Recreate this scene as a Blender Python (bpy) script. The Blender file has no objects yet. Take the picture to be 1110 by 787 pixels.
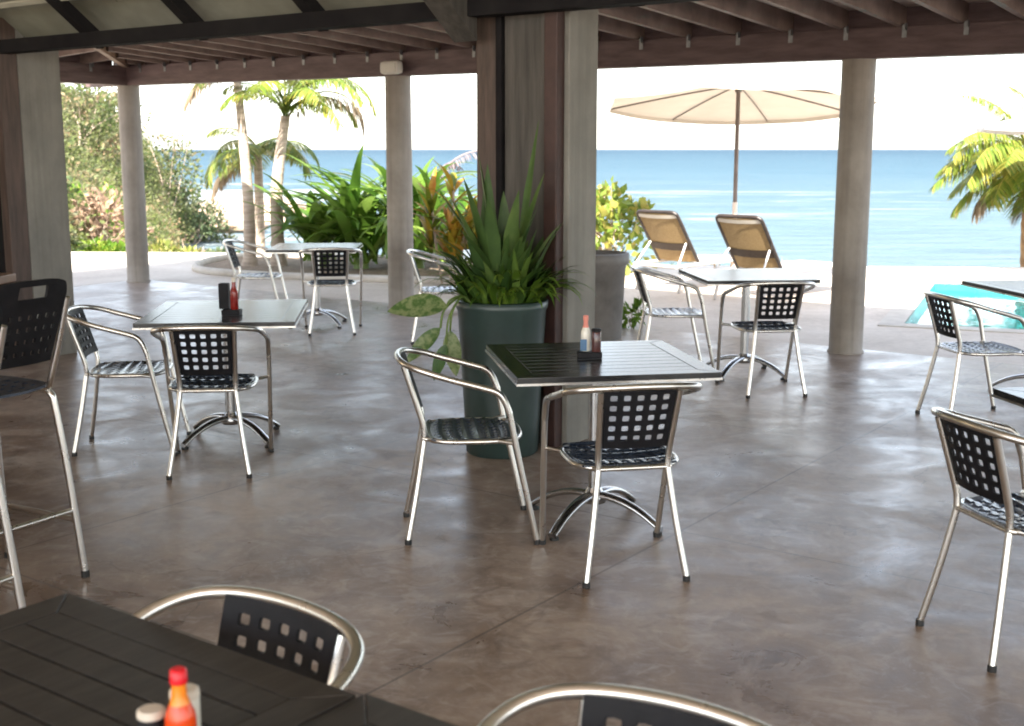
import bpy, bmesh, math, random
from mathutils import Vector, Matrix, noise
R = math.radians
rnd = random.Random(7)
S = bpy.context.scene
COL = S.collection

# ------------------------------------------------------------------ camera
F, CX, CY, CAMH = 1320.0, 555.0, 393.5, 1.63
PITCH = math.atan(231.5 / F)
cam_d = bpy.data.cameras.new('camera'); cam = bpy.data.objects.new('camera', cam_d); COL.objects.link(cam)
cam.location = (0, 0, CAMH); cam.rotation_euler = (math.pi / 2 - PITCH, 0, 0)
cam_d.sensor_width = 36.0; cam_d.lens = 36.0 * F / 1110.0
cam_d.clip_start = 0.05; cam_d.clip_end = 60000
cam_d.dof.use_dof = True; cam_d.dof.focus_distance = 5.4; cam_d.dof.aperture_fstop = 5.0
S.camera = cam

# building axes: u along the facade (left far -> right near), n outward to the sea
U = Vector((0.808, -0.589, 0)); N = Vector((0.589, 0.808, 0))
def un(u, n, z=0.0): return U * u + N * n + Vector((0, 0, z))
BANG = math.atan2(U.y, U.x)

# ------------------------------------------------------------------ materials
MATS = {}
def nodes(name):
    m = bpy.data.materials.new(name); m.use_nodes = True
    nt = m.node_tree; b = nt.nodes['Principled BSDF']
    return m, nt, b
def rgba(c): return (c[0], c[1], c[2], 1.0)
def ramp(nt, fac, stops):
    r = nt.nodes.new('ShaderNodeValToRGB'); cr = r.color_ramp
    while len(cr.elements) > 1: cr.elements.remove(cr.elements[-1])
    cr.elements[0].position = stops[0][0]; cr.elements[0].color = rgba(stops[0][1])
    for p, c in stops[1:]:
        e = cr.elements.new(p); e.color = rgba(c)
    nt.links.new(fac, r.inputs['Fac']); return r.outputs['Color']
def noise_tex(nt, scale, detail=4, rough=0.55, vec=None, dist=0.0):
    t = nt.nodes.new('ShaderNodeTexNoise'); t.inputs['Scale'].default_value = scale
    t.inputs['Detail'].default_value = detail; t.inputs['Roughness'].default_value = rough
    t.inputs['Distortion'].default_value = dist
    if vec is not None: nt.links.new(vec, t.inputs['Vector'])
    return t.outputs['Fac']
def coords(nt, kind='Object', scale=(1, 1, 1), rot=(0, 0, 0)):
    c = nt.nodes.new('ShaderNodeTexCoord'); mp = nt.nodes.new('ShaderNodeMapping')
    mp.inputs['Scale'].default_value = scale; mp.inputs['Rotation'].default_value = rot
    nt.links.new(c.outputs[kind], mp.inputs['Vector']); return mp.outputs['Vector']
def world_coords(nt, scale=(1, 1, 1), rot=(0, 0, 0)):
    c = nt.nodes.new('ShaderNodeNewGeometry'); mp = nt.nodes.new('ShaderNodeMapping')
    mp.inputs['Scale'].default_value = scale; mp.inputs['Rotation'].default_value = rot
    nt.links.new(c.outputs['Position'], mp.inputs['Vector']); return mp.outputs['Vector']
def bump(nt, b, h, strength, dist=0.01):
    k = nt.nodes.new('ShaderNodeBump'); k.inputs['Strength'].default_value = strength
    k.inputs['Distance'].default_value = dist
    nt.links.new(h, k.inputs['Height']); nt.links.new(k.outputs['Normal'], b.inputs['Normal'])
def math_node(nt, op, a, b=None, c=None):
    m = nt.nodes.new('ShaderNodeMath'); m.operation = op
    for i, v in enumerate((a, b, c)):
        if v is None: continue
        if isinstance(v, (int, float)): m.inputs[i].default_value = v
        else: nt.links.new(v, m.inputs[i])
    return m.outputs[0]
def mixc(nt, fac, a, b):
    m = nt.nodes.new('ShaderNodeMix'); m.data_type = 'RGBA'
    for s, v in ((m.inputs[0], fac), (m.inputs[6], a), (m.inputs[7], b)):
        if isinstance(v, (int, float)): s.default_value = v
        elif isinstance(v, tuple): s.default_value = rgba(v)
        else: nt.links.new(v, s)
    return m.outputs[2]

def simple(name, c1, c2, rough=0.5, metal=0.0, scale=6.0, bmp=0.0, spec=0.5, rvar=0.1, stretch=(1, 1, 1), detail=5):
    m, nt, b = nodes(name)
    v = coords(nt, 'Object', stretch)
    f = noise_tex(nt, scale, detail, 0.6, v)
    nt.links.new(ramp(nt, f, [(0.3, c1), (0.7, c2)]), b.inputs['Base Color'])
    f2 = noise_tex(nt, scale * 2.7, 3, 0.6, v)
    mr = nt.nodes.new('ShaderNodeMapRange'); mr.inputs[3].default_value = max(0.02, rough - rvar); mr.inputs[4].default_value = min(1, rough + rvar)
    nt.links.new(f2, mr.inputs[0]); nt.links.new(mr.outputs[0], b.inputs['Roughness'])
    b.inputs['Metallic'].default_value = metal; b.inputs['Specular IOR Level'].default_value = spec
    if bmp: bump(nt, b, noise_tex(nt, scale * 6, 4, 0.6, v), bmp)
    MATS[name] = m; return m

simple('aluminium', (.66, .64, .60), (.72, .70, .66), 0.28, 1.0, 3, 0.0, rvar=0.03)
simple('aluminium_cast', (.46, .46, .46), (.54, .54, .54), 0.26, 1.0, 3, 0.0, rvar=0.03)
simple('black_plastic', (.007, .007, .0085), (.012, .012, .0145), 0.55, 0, 18, 0.03, spec=.18)
simple('seat_plastic', (.018, .026, .042), (.034, .046, .068), 0.22, 0, 18, 0.04, spec=0.75)  # black plastic with the sky's blue reflection mixed into its base colour
simple('rubber', (.012, .012, .012), (.02, .02, .02), 0.7)
simple('table_wood', (.009, .009, .0095), (.017, .016, .016), 0.25, 0, 3, 0.015, spec=.55, stretch=(1, 5, 4), rvar=0.05)
simple('table_wood_dry', (.024, .022, .021), (.055, .050, .046), 0.44, 0, 5, 0.12, spec=0.45, stretch=(9, 1, 4), rvar=0.07)
simple('groove', (.004, .004, .004), (.006, .006, .006), 0.8)
simple('beam_wood', (.070, .042, .043), (.14, .092, .09), 0.6, 0, 3, 0.25, stretch=(1, 1, 6))
simple('rafter_wood', (.14, .095, .08), (.27, .20, .17), 0.65, 0, 4, 0.25)
simple('hip_wood', (.20, .13, .09), (.30, .20, .14), 0.6, 0, 4, 0.2)
simple('roof_board', (.46, .38, .34), (.62, .535, .49), 0.75, 0, 5, 0.2)
simple('steel_dark', (.010, .009, .010), (.016, .015, .015), 0.8, 0.0, 4, 0.1, spec=.06)
simple('steel_red', (.024, .010, .008), (.048, .021, .017), 0.55, 0.1, 6, 0.1)
simple('jamb_wood', (.034, .021, .015), (.085, .053, .040), 0.55, 0, 5, 0.2, stretch=(6, 6, .6))
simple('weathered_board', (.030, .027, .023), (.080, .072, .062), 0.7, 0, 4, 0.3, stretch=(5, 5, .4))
simple('ceiling_panel', (.14, .14, .11), (.26, .26, .205), 0.32, 0, 2.2, 0.06, stretch=(1, 1, 1))
simple('ceiling_bounce_white', (.62, .58, .52), (.72, .68, .62), 0.8)  # white chosen so the unseen flat ceiling bounces light into the room
simple('ceiling_batten', (.26, .25, .20), (.36, .35, .28), 0.5, 0, 4)
simple('dark_glass', (.008, .009, .014), (.012, .013, .02), 0.12, 0, 2)
simple('zinc', (.22, .23, .235), (.34, .35, .355), 0.5, 1.0, 20)
simple('cream_plastic', (.62, .59, .52), (.72, .69, .62), 0.4)
simple('pot_green', (.018, .032, .029), (.034, .056, .051), 0.36, 0, 4, 0.06, spec=0.5)
simple('pot_stone', (.12, .112, .102), (.205, .192, .178), 0.6, 0, 5, 0.2)
simple('soil', (.13, .09, .06), (.26, .19, .125), 0.95, 0, 14, 0.8)
simple('white_paint', (.62, .60, .57), (.76, .74, .71), 0.4)
simple('sling_tan', (.25, .165, .072), (.35, .24, .11), 0.75, 0, 60, 0.2)
simple('sling_dark', (.03, .018, .012), (.06, .04, .026), 0.6, 0, 30)
simple('lounge_frame', (.018, .013, .011), (.036, .027, .023), 0.4, 0, 10)
simple('lounge_grey', (.36, .33, .30), (.52, .48, .44), 0.5, 0, 12)
simple('pole_wood', (.085, .06, .05), (.15, .11, .095), 0.5, 0, 6)
simple('pole_light', (.45, .36, .30), (.58, .48, .41), 0.45, 0, 6)
simple('trunk_bark', (.22, .17, .13), (.46, .38, .30), 0.85, 0, 4, 0.5, stretch=(1, 1, 7))
simple('trunk_brown', (.14, .08, .04), (.34, .21, .10), 0.9, 0, 9, 0.7)
simple('twig', (.26, .19, .14), (.46, .37, .29), 0.85, 0, 8)
simple('stem_green', (.07, .12, .02), (.14, .2, .05), 0.6)
simple('rock', (.20, .14, .10), (.42, .32, .24), 0.9, 0, 1.2, 0.8)
simple('kerb_stone', (.40, .36, .31), (.54, .50, .44), 0.85, 0, 5, 0.3)
simple('wall_plaster', (.30, .26, .22), (.40, .36, .31), 0.85, 0, 2, 0.2)
simple('counter_wood', (.10, .05, .028), (.19, .105, .06), 0.4, 0, 4, 0.1)
simple('bottle_red', (.17, .010, .008), (.25, .018, .012), 0.18, 0, 8)
simple('glass_dark', (.05, .018, .018), (.09, .035, .03), 0.15)
simple('bottle_orange', (.62, .050, .006), (.80, .085, .010), 0.15, 0, 9)
simple('bottle_neck', (.80, .20, .01), (.85, .27, .02), 0.15, 0, 9)
simple('cap_red', (.62, .004, .012), (.70, .008, .02), 0.35)
simple('cap_cream', (.55, .50, .42), (.66, .60, .52), 0.45)
simple('glass_milk', (.60, .58, .52), (.70, .68, .60), 0.15)
simple('paper_blue', (.05, .12, .22), (.08, .17, .30), 0.6)
simple('paper_pink', (.55, .16, .12), (.68, .26, .2), 0.5)
simple('pool_tile', (.02, .20, .215), (.04, .27, .28), 0.3, 0, 6)

def concrete(name, c1, c2, rough=0.7, ring=True):
    m, nt, b = nodes(name)
    v = coords(nt, 'Object', (1, 1, .75)); w = coords(nt, 'Object', (1, 1, 1))
    f = noise_tex(nt, 3.0, 7, 0.65, v)
    col = ramp(nt, f, [(0.28, c1), (0.72, c2)])
    st = noise_tex(nt, 9.0, 3, 0.6, coords(nt, 'Object', (1.6, 1.6, .06)))
    col = mixc(nt, ramp(nt, st, [(0.45, (0, 0, 0)), (0.72, (.38, .38, .38))]), col, (c1[0] * .62, c1[1] * .6, c1[2] * .56))
    nt.links.new(col, b.inputs['Base Color'])
    b.inputs['Roughness'].default_value = rough
    h = noise_tex(nt, 40, 5, 0.7, w)
    if ring:
        wv = nt.nodes.new('ShaderNodeTexWave'); wv.wave_type = 'BANDS'; wv.bands_direction = 'Z'
        wv.inputs['Scale'].default_value = 3.2; wv.inputs['Distortion'].default_value = 0.6
        nt.links.new(w, wv.inputs['Vector'])
        h = math_node(nt, 'ADD', h, math_node(nt, 'MULTIPLY', wv.outputs['Fac'], 1.1))
    bump(nt, b, h, 0.25, 0.01)
    MATS[name] = m
concrete('concrete_column', (.20, .175, .15), (.33, .295, .255))
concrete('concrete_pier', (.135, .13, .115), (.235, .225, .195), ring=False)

def leaf(name, stops, rough=0.45, trans=0.35, scale=3.0, patch=.55):
    m, nt, b = nodes(name)
    out = nt.nodes['Material Output']
    f = noise_tex(nt, scale, 3, 0.6, world_coords(nt))
    g = nt.nodes.new('ShaderNodeNewGeometry')
    mixf = math_node(nt, 'ADD', math_node(nt, 'MULTIPLY', f, patch), math_node(nt, 'MULTIPLY', g.outputs['Random Per Island'], 1 - patch))
    col = ramp(nt, mixf, stops)
    nt.links.new(col, b.inputs['Base Color']); b.inputs['Roughness'].default_value = rough
    b.inputs['Specular IOR Level'].default_value = 0.35
    t = nt.nodes.new('ShaderNodeBsdfTranslucent')
    nt.links.new(col, t.inputs['Color'])
    ms = nt.nodes.new('ShaderNodeMixShader'); ms.inputs[0].default_value = trans
    nt.links.new(b.outputs[0], ms.inputs[1]); nt.links.new(t.outputs[0], ms.inputs[2])
    nt.links.new(ms.outputs[0], out.inputs['Surface'])
    MATS[name] = m
leaf('leaf_crinum', [(.25, (.05, .12, .014)), (.5, (.12, .21, .03)), (.8, (.25, .33, .08))], .28, .45, 2.0)
leaf('leaf_croton', [(.2, (0.045, 0.090, 0.009)), (.42, (0.150, 0.165, 0.015)), (.6, (0.338, 0.225, 0.022)), (.8, (0.315, 0.098, 0.015))], .4, .35, 5)
leaf('leaf_pot', [(.25, (.028, .062, .014)), (.55, (.065, .13, .024)), (.85, (.13, .20, .04))], .35, .3, 4)
leaf('leaf_pot_tall', [(.25, (.036, .072, .022)), (.55, (.07, .128, .032)), (.85, (.15, .21, .055))], .4, .25, 9)
leaf('leaf_fern', [(.25, (.06, .13, .014)), (.6, (.12, .21, .022)), (.85, (.21, .29, .045))], .45, .4, 6)
leaf('leaf_seagrape', [(.2, (0.093, 0.155, 0.022)), (.5, (0.186, 0.248, 0.039)), (.75, (0.372, 0.310, 0.078)), (.9, (0.341, 0.186, 0.062))], .45, .4, 3)
leaf('frond_green', [(.2, (0.056, 0.104, 0.019)), (.5, (0.120, 0.160, 0.029)), (.8, (0.272, 0.240, 0.056))], .4, .4, 2.5)
leaf('frond_bright', [(.2, (0.070, 0.132, 0.019)), (.5, (0.155, 0.209, 0.028)), (.8, (0.372, 0.295, 0.062))], .4, .4, 2.5)
leaf('frond_dry', [(.2, (.13, .09, .05)), (.5, (.22, .16, .10)), (.8, (.33, .26, .17))], .7, .3, 5)
leaf('frond_dead', [(.2, (.12, .09, .10)), (.5, (.22, .17, .17)), (.8, (.36, .28, .25))], .8, .2, 5)
leaf('scrub_mixed', [(.24, (.02, .036, .014)), (.38, (.055, .085, .024)), (.47, (.13, .15, .045)), (.55, (.10, .115, .06)), (.63, (.25, .19, .10)), (.72, (.27, .15, .10)), (.8, (.075, .11, .03))], .6, .42, .75, .9)
leaf('scrub_olive', [(.2, (0.048, 0.085, 0.038)), (.5, (0.095, 0.133, 0.057)), (.8, (0.190, 0.209, 0.104))], .6, .3, .8)
leaf('scrub_bright', [(.2, (0.046, 0.116, 0.012)), (.5, (0.109, 0.202, 0.019)), (.8, (0.264, 0.310, 0.046))], .5, .4, 1.2)
leaf('scrub_yellow', [(.2, (0.093, 0.132, 0.023)), (.5, (0.186, 0.202, 0.046)), (.8, (0.326, 0.264, 0.093))], .5, .4, 1.2)
leaf('scrub_dry', [(.2, (0.155, 0.101, 0.070)), (.5, (0.279, 0.186, 0.124)), (.8, (0.403, 0.295, 0.209))], .7, .3, 1.2)
leaf('leaf_varieg', [(.3, (.045, .11, .025)), (.48, (.08, .15, .04)), (.6, (.26, .31, .14)), (.75, (.05, .12, .03))], .4, .35, 28)

def fabric(name, c1, c2, trans):
    m, nt, b = nodes(name); out = nt.nodes['Material Output']
    f = noise_tex(nt, 2.5, 4, .6, coords(nt))
    col = ramp(nt, f, [(.3, c1), (.7, c2)])
    nt.links.new(col, b.inputs['Base Color']); b.inputs['Roughness'].default_value = .85
    t = nt.nodes.new('ShaderNodeBsdfTranslucent'); nt.links.new(col, t.inputs['Color'])
    ms = nt.nodes.new('ShaderNodeMixShader'); ms.inputs[0].default_value = trans
    nt.links.new(b.outputs[0], ms.inputs[1]); nt.links.new(t.outputs[0], ms.inputs[2])
    nt.links.new(ms.outputs[0], out.inputs['Surface']); MATS[name] = m
fabric('canopy_tan', (.46, .40, .33), (.52, .455, .38), .12)
fabric('canopy_white', (.36, .35, .335), (.42, .41, .395), .06)

# floor: worn stained concrete
def floor_mat():
    m, nt, b = nodes('floor_concrete')
    w = world_coords(nt, (1, 1, 1), (0, 0, 0))
    big = noise_tex(nt, .55, 6, .62, w, 1.1)
    mid = noise_tex(nt, 2.1, 7, .66, w, .8)
    fine = noise_tex(nt, 11, 5, .65, w)
    mm = math_node(nt, 'ADD', math_node(nt, 'MULTIPLY', big, .5), math_node(nt, 'MULTIPLY', mid, .5))
    col = ramp(nt, mm, [(.34, (.10, .062, .039)), (.45, (.21, .145, .102)), (.53, (.32, .245, .188)), (.64, (.48, .405, .335))])
    col = mixc(nt, math_node(nt, 'MULTIPLY', ramp(nt, fine, [(.36, (1, 1, 1)), (.62, (0, 0, 0))]), .30), col, (.13, .09, .068))
    # cloudy trowel marks, several sizes
    for sc, dist, lo, hi, amt, c in ((2.6, 2.6, .50, .64, .34, (.50, .44, .40)), (6.5, 2.0, .54, .66, .26, (.55, .49, .45)), (4.2, 1.8, .54, .68, .48, (.115, .076, .053)), (17, 1.0, .56, .68, .16, (.52, .47, .43))):
        sw = noise_tex(nt, sc, 5, .62, world_coords(nt, (1, 1, 1), (0, 0, sc)), dist)
        col = mixc(nt, math_node(nt, 'MULTIPLY', ramp(nt, sw, [(lo, (0, 0, 0)), (hi, (1, 1, 1))]), amt), col, c)
    vc = nt.nodes.new('ShaderNodeTexVoronoi'); vc.feature = 'DISTANCE_TO_EDGE'; vc.inputs['Scale'].default_value = .33
    wv = nt.nodes.new('ShaderNodeVectorMath'); wv.operation = 'MULTIPLY_ADD'; nzc = nt.nodes.new('ShaderNodeTexNoise'); nzc.inputs['Scale'].default_value = 2.2; nzc.inputs['Detail'].default_value = 6
    nt.links.new(w, nzc.inputs['Vector']); nt.links.new(nzc.outputs['Color'], wv.inputs[0]); wv.inputs[1].default_value = (.7, .7, .7); nt.links.new(w, wv.inputs[2]); nt.links.new(wv.outputs[0], vc.inputs['Vector'])
    ck = math_node(nt, 'LESS_THAN', vc.outputs['Distance'], .0016)
    col = mixc(nt, math_node(nt, 'MULTIPLY', ck, .45), col, (.09, .066, .052))
    # saw cut joints along the building axes
    wr = world_coords(nt, (1, 1, 1), (0, 0, -BANG))
    sp = nt.nodes.new('ShaderNodeSeparateXYZ'); nt.links.new(wr, sp.inputs[0])
    def joint(s, step, off):
        a = math_node(nt, 'MODULO', math_node(nt, 'ADD', s, 400 + off), step)
        return math_node(nt, 'LESS_THAN', math_node(nt, 'ABSOLUTE', math_node(nt, 'SUBTRACT', a, step / 2)), .006)
    j = math_node(nt, 'MAXIMUM', joint(sp.outputs['X'], 2.1, .35), joint(sp.outputs['Y'], 2.0, .47))
    col = mixc(nt, math_node(nt, 'MULTIPLY', j, .55), col, (.055, .042, .034))
    nt.links.new(col, b.inputs['Base Color'])
    rr = nt.nodes.new('ShaderNodeMapRange'); rr.inputs[1].default_value = .35; rr.inputs[2].default_value = .65
    rr.inputs[3].default_value = .27; rr.inputs[4].default_value = .50
    nt.links.new(mid, rr.inputs[0]); nt.links.new(rr.outputs[0], b.inputs['Roughness'])
    b.inputs['Specular IOR Level'].default_value = .7
    h = math_node(nt, 'ADD', math_node(nt, 'MULTIPLY', mid, .5), math_node(nt, 'SUBTRACT', math_node(nt, 'MULTIPLY', fine, .22), math_node(nt, 'MULTIPLY', j, .4)))
    bump(nt, b, h, .22, .02)
    MATS['floor'] = m
floor_mat()

def deck_mat():
    m, nt, b = nodes('deck_concrete')
    w = world_coords(nt)
    f = noise_tex(nt, .8, 7, .65, w, .6); g = noise_tex(nt, 14, 5, .7, w)
    mm = math_node(nt, 'ADD', math_node(nt, 'MULTIPLY', f, .65), math_node(nt, 'MULTIPLY', g, .35))
    nt.links.new(ramp(nt, mm, [(.35, (.36, .295, .235)), (.5, (.50, .425, .35)), (.65, (.60, .525, .45))]), b.inputs['Base Color'])
    b.inputs['Roughness'].default_value = .62
    bump(nt, b, g, .25, .01); MATS['deck'] = m
deck_mat()

def ground_mat():
    m, nt, b = nodes('sand_ground')
    w = world_coords(nt)
    f = noise_tex(nt, .12, 7, .65, w); g = noise_tex(nt, 6, 5, .7, w)
    sand = ramp(nt, g, [(.3, (.50, .43, .34)), (.7, (.66, .60, .50))])
    soil = ramp(nt, f, [(.3, (.16, .14, .06)), (.5, (.28, .21, .11)), (.7, (.40, .30, .18))])
    sp = nt.nodes.new('ShaderNodeSeparateXYZ'); nt.links.new(w, sp.inputs[0])
    mr = nt.nodes.new('ShaderNodeMapRange'); mr.inputs[1].default_value = -9; mr.inputs[2].default_value = -13
    nt.links.new(math_node(nt, 'ADD', sp.outputs['X'], math_node(nt, 'MULTIPLY', sp.outputs['Y'], .11)), mr.inputs[0])
    nt.links.new(mixc(nt, mr.outputs[0], sand, soil), b.inputs['Base Color'])
    b.inputs['Roughness'].default_value = .95; bump(nt, b, g, .5, .05); MATS['ground'] = m
ground_mat()

def sea_mat():
    m, nt, b = nodes('sea_water')
    w = world_coords(nt); sp = nt.nodes.new('ShaderNodeSeparateXYZ'); nt.links.new(w, sp.inputs[0])
    Y = sp.outputs['Y']
    lg = math_node(nt, 'LOGARITHM', math_node(nt, 'MAXIMUM', Y, 30), 10)      # depth of the sea grows offshore
    n1 = noise_tex(nt, .02, 5, .6, world_coords(nt, (.35, 1.2, 1)))
    lg2 = math_node(nt, 'ADD', lg, math_node(nt, 'MULTIPLY', math_node(nt, 'SUBTRACT', n1, .5), .55))
    mr = nt.nodes.new('ShaderNodeMapRange'); mr.inputs[1].default_value = 1.6; mr.inputs[2].default_value = 3.4
    nt.links.new(lg2, mr.inputs[0])
    col = ramp(nt, mr.outputs[0], [(0, (.115, .165, .182)), (.22, (.085, .140, .168)), (.45, (.050, .103, .138)), (.8, (.024, .062, .092)), (1, (.014, .042, .068))])
    hw_ = noise_tex(nt, .22, 6, .7, world_coords(nt, (.3, 1.6, 1)), .5)
    mxw = nt.nodes.new('ShaderNodeMix'); mxw.data_type = 'RGBA'; mxw.blend_type = 'MULTIPLY'; mxw.inputs[0].default_value = 1
    nt.links.new(col, mxw.inputs[6]); nt.links.new(ramp(nt, hw_, [(.36, (.78, .83, .86)), (.60, (1.0, 1.0, 1.0))]), mxw.inputs[7]); col = mxw.outputs[2]
    # broken water and foam in the surf zone
    fm = noise_tex(nt, .16, 8, .68, world_coords(nt, (.28, 1.3, 1), (0, 0, .05)), .7)
    band = noise_tex(nt, .028, 3, .5, world_coords(nt, (.12, 1.0, 1)))
    def mrange(a_, b_, c_, d_):
        q = nt.nodes.new('ShaderNodeMapRange'); q.interpolation_type = 'SMOOTHSTEP'
        for i_, v_ in enumerate((a_, b_, c_, d_)): q.inputs[i_ + 1].default_value = v_
        nt.links.new(Y, q.inputs[0]); return q.outputs[0]
    near = math_node(nt, 'ADD', mrange(58, 88, -.05, .05), mrange(120, 210, 0, -.14))
    cove = nt.nodes.new('ShaderNodeMapRange'); cove.inputs[1].default_value = -2; cove.inputs[2].default_value = -16
    cove.inputs[3].default_value = 0; cove.inputs[4].default_value = .085
    nt.links.new(math_node(nt, 'ADD', sp.outputs['X'], math_node(nt, 'MULTIPLY', Y, .05)), cove.inputs[0])
    s = math_node(nt, 'ADD', math_node(nt, 'ADD', math_node(nt, 'MULTIPLY', fm, .55), math_node(nt, 'MULTIPLY', band, .45)), math_node(nt, 'ADD', near, cove.outputs[0]))
    foam = ramp(nt, s, [(.58, (0, 0, 0)), (.68, (1, 1, 1))])
    col = mixc(nt, foam, col, (.42, .43, .43))
    nt.links.new(col, b.inputs['Base Color'])
    b.inputs['Roughness'].default_value = .5; b.inputs['Specular IOR Level'].default_value = .07
    h1 = noise_tex(nt, .45, 6, .65, world_coords(nt, (.45, 1.5, 1)), .6)
    bump(nt, b, h1, 1.0, 2.2); MATS['sea'] = m
sea_mat()

def pool_water():
    m, nt, b = nodes('pool_water')
    b.inputs['Base Color'].default_value = (.72, .95, .95, 1); b.inputs['Transmission Weight'].default_value = 1
    b.inputs['Roughness'].default_value = .02; b.inputs['IOR'].default_value = 1.33
    bump(nt, b, noise_tex(nt, 4, 3, .5, world_coords(nt)), .12, .05); MATS['pool_water'] = m
pool_water()

# ------------------------------------------------------------------ mesh helpers
class MB:
    def __init__(s): s.v = []; s.f = []; s.sm = []; s.mi = []; s.cur = 0
    def add(s, vs, fs, smooth=False):
        o = len(s.v); s.v += [tuple(p) for p in vs]
        for f in fs: s.f.append(tuple(o + i for i in f)); s.sm.append(smooth); s.mi.append(s.cur)
    def box(s, c, d, M=None, ch=0.0):
        """box with chamfered long edges when ch > 0"""
        hx, hy, hz = d[0] / 2, d[1] / 2, d[2] / 2
        bm = bmesh.new(); bmesh.ops.create_cube(bm, size=1.0)
        for v in bm.verts: v.co = Vector((v.co.x * d[0], v.co.y * d[1], v.co.z * d[2]))
        if ch > 0: bmesh.ops.bevel(bm, geom=bm.edges[:], offset=ch, segments=2, affect='EDGES', profile=.6)
        T = (M or Matrix.Identity(4))
        vs = []
        for v in bm.verts:
            p = (T.to_3x3() @ v.co) + Vector(c); vs.append(p)
        bm.verts.index_update()
        s.add(vs, [[v.index for v in f.verts] for f in bm.faces]); bm.free()
    def prism(s, pts, z0, z1):
        n = len(pts)
        s.add([(p[0], p[1], z0) for p in pts] + [(p[0], p[1], z1) for p in pts],
              [tuple(range(n - 1, -1, -1)), tuple(range(n, 2 * n))] + [(i, (i + 1) % n, n + (i + 1) % n, n + i) for i in range(n)])
    def hexa(s, b, t):
        """eight corners: bottom four, top four"""
        s.add(list(b) + list(t), [(3, 2, 1, 0), (4, 5, 6, 7), (0, 1, 5, 4), (1, 2, 6, 5), (2, 3, 7, 6), (3, 0, 4, 7)])
    def tube(s, pts, r, seg=10, closed=False, cap=True):
        pts = [Vector(p) for p in pts]; n = len(pts)
        rr = r if isinstance(r, (list, tuple)) else [r] * n
        tang = []
        for i in range(n):
            a = pts[(i - 1) % n] if (closed or i > 0) else pts[i]
            b = pts[(i + 1) % n] if (closed or i < n - 1) else pts[i]
            t = (b - a); tang.append(t.normalized() if t.length > 1e-9 else Vector((0, 0, 1)))
        up = Vector((0, 0, 1)) if abs(tang[0].z) < .9 else Vector((1, 0, 0))
        nrm = (up - tang[0] * up.dot(tang[0])).normalized()
        vs = []
        for i in range(n):
            nrm = nrm - tang[i] * nrm.dot(tang[i])
            if nrm.length < 1e-6: nrm = tang[i].orthogonal()
            nrm.normalize(); bn = tang[i].cross(nrm)
            for k in range(seg):
                a = 2 * math.pi * k / seg
                vs.append(pts[i] + (nrm * math.cos(a) + bn * math.sin(a)) * rr[i])
        fs = []
        m = n if closed else n - 1
        for i in range(m):
            j = (i + 1) % n
            for k in range(seg):
                l = (k + 1) % seg
                fs.append((i * seg + k, i * seg + l, j * seg + l, j * seg + k))
        s.add(vs, fs, True)
        if cap and not closed:
            s.add(vs[:seg], [tuple(range(seg - 1, -1, -1))]); s.add(vs[-seg:], [tuple(range(seg))])
    def lathe(s, prof, c=(0, 0, 0), seg=32, smooth=True, cap=True):
        vs = []; n = len(prof)
        for r, z in prof:
            for k in range(seg):
                a = 2 * math.pi * k / seg
                vs.append((c[0] + r * math.cos(a), c[1] + r * math.sin(a), c[2] + z))
        fs = [(i * seg + k, i * seg + (k + 1) % seg, (i + 1) * seg + (k + 1) % seg, (i + 1) * seg + k) for i in range(n - 1) for k in range(seg)]
        s.add(vs, fs, smooth)
        if cap:
            s.add(vs[:seg], [tuple(range(seg - 1, -1, -1))]); s.add(vs[-seg:], [tuple(range(seg))])
    def build(s, name, mat, parent=None, mats=None, recalc=True, loc=None):
        me = bpy.data.meshes.new(name); me.from_pydata(s.v, [], s.f)
        for m in (mats or [mat]): me.materials.append(MATS[m])
        me.polygons.foreach_set('use_smooth', s.sm)
        if mats: me.polygons.foreach_set('material_index', s.mi)
        if recalc:
            bm = bmesh.new(); bm.from_mesh(me); bmesh.ops.recalc_face_normals(bm, faces=bm.faces[:]); bm.to_mesh(me); bm.free()
        me.update()
        o = bpy.data.objects.new(name, me); COL.objects.link(o)
        if parent: o.parent = parent
        if loc: o.location = loc
        return o

def spline(pts, k=6, closed=False):
    P = [Vector(p) for p in pts]; n = len(P); out = []
    def g(i): return P[i % n] if closed else P[max(0, min(n - 1, i))]
    for i in range(n if closed else n - 1):
        a, b, c, d = g(i - 1), g(i), g(i + 1), g(i + 2)
        for j in range(k):
            t = j / k
            out.append(.5 * ((2 * b) + (c - a) * t + (2 * a - 5 * b + 4 * c - d) * t * t + (3 * b - a - 3 * c + d) * t ** 3))
    if not closed: out.append(P[-1])
    return out

def tag(o, label=None, cat=None, group=None, kind=None):
    if label: o['label'] = label
    if cat: o['category'] = cat
    if group: o['group'] = group
    if kind: o['kind'] = kind
    return o
def thing(name, label, cat, loc=(0, 0, 0), rz=0.0, group=None):
    o = bpy.data.objects.new(name, None); COL.objects.link(o); o.empty_display_size = .1
    o.location = loc; o.rotation_euler = (0, 0, rz); return tag(o, label, cat, group)
KIDS = {}
def kids(o): return [c for c in COL.objects if c.parent == o]
def dup(o, parent=None):
    c = o.copy(); COL.objects.link(c)
    if parent: c.parent = parent
    for k in kids(o): dup(k, c)
    return c

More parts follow.
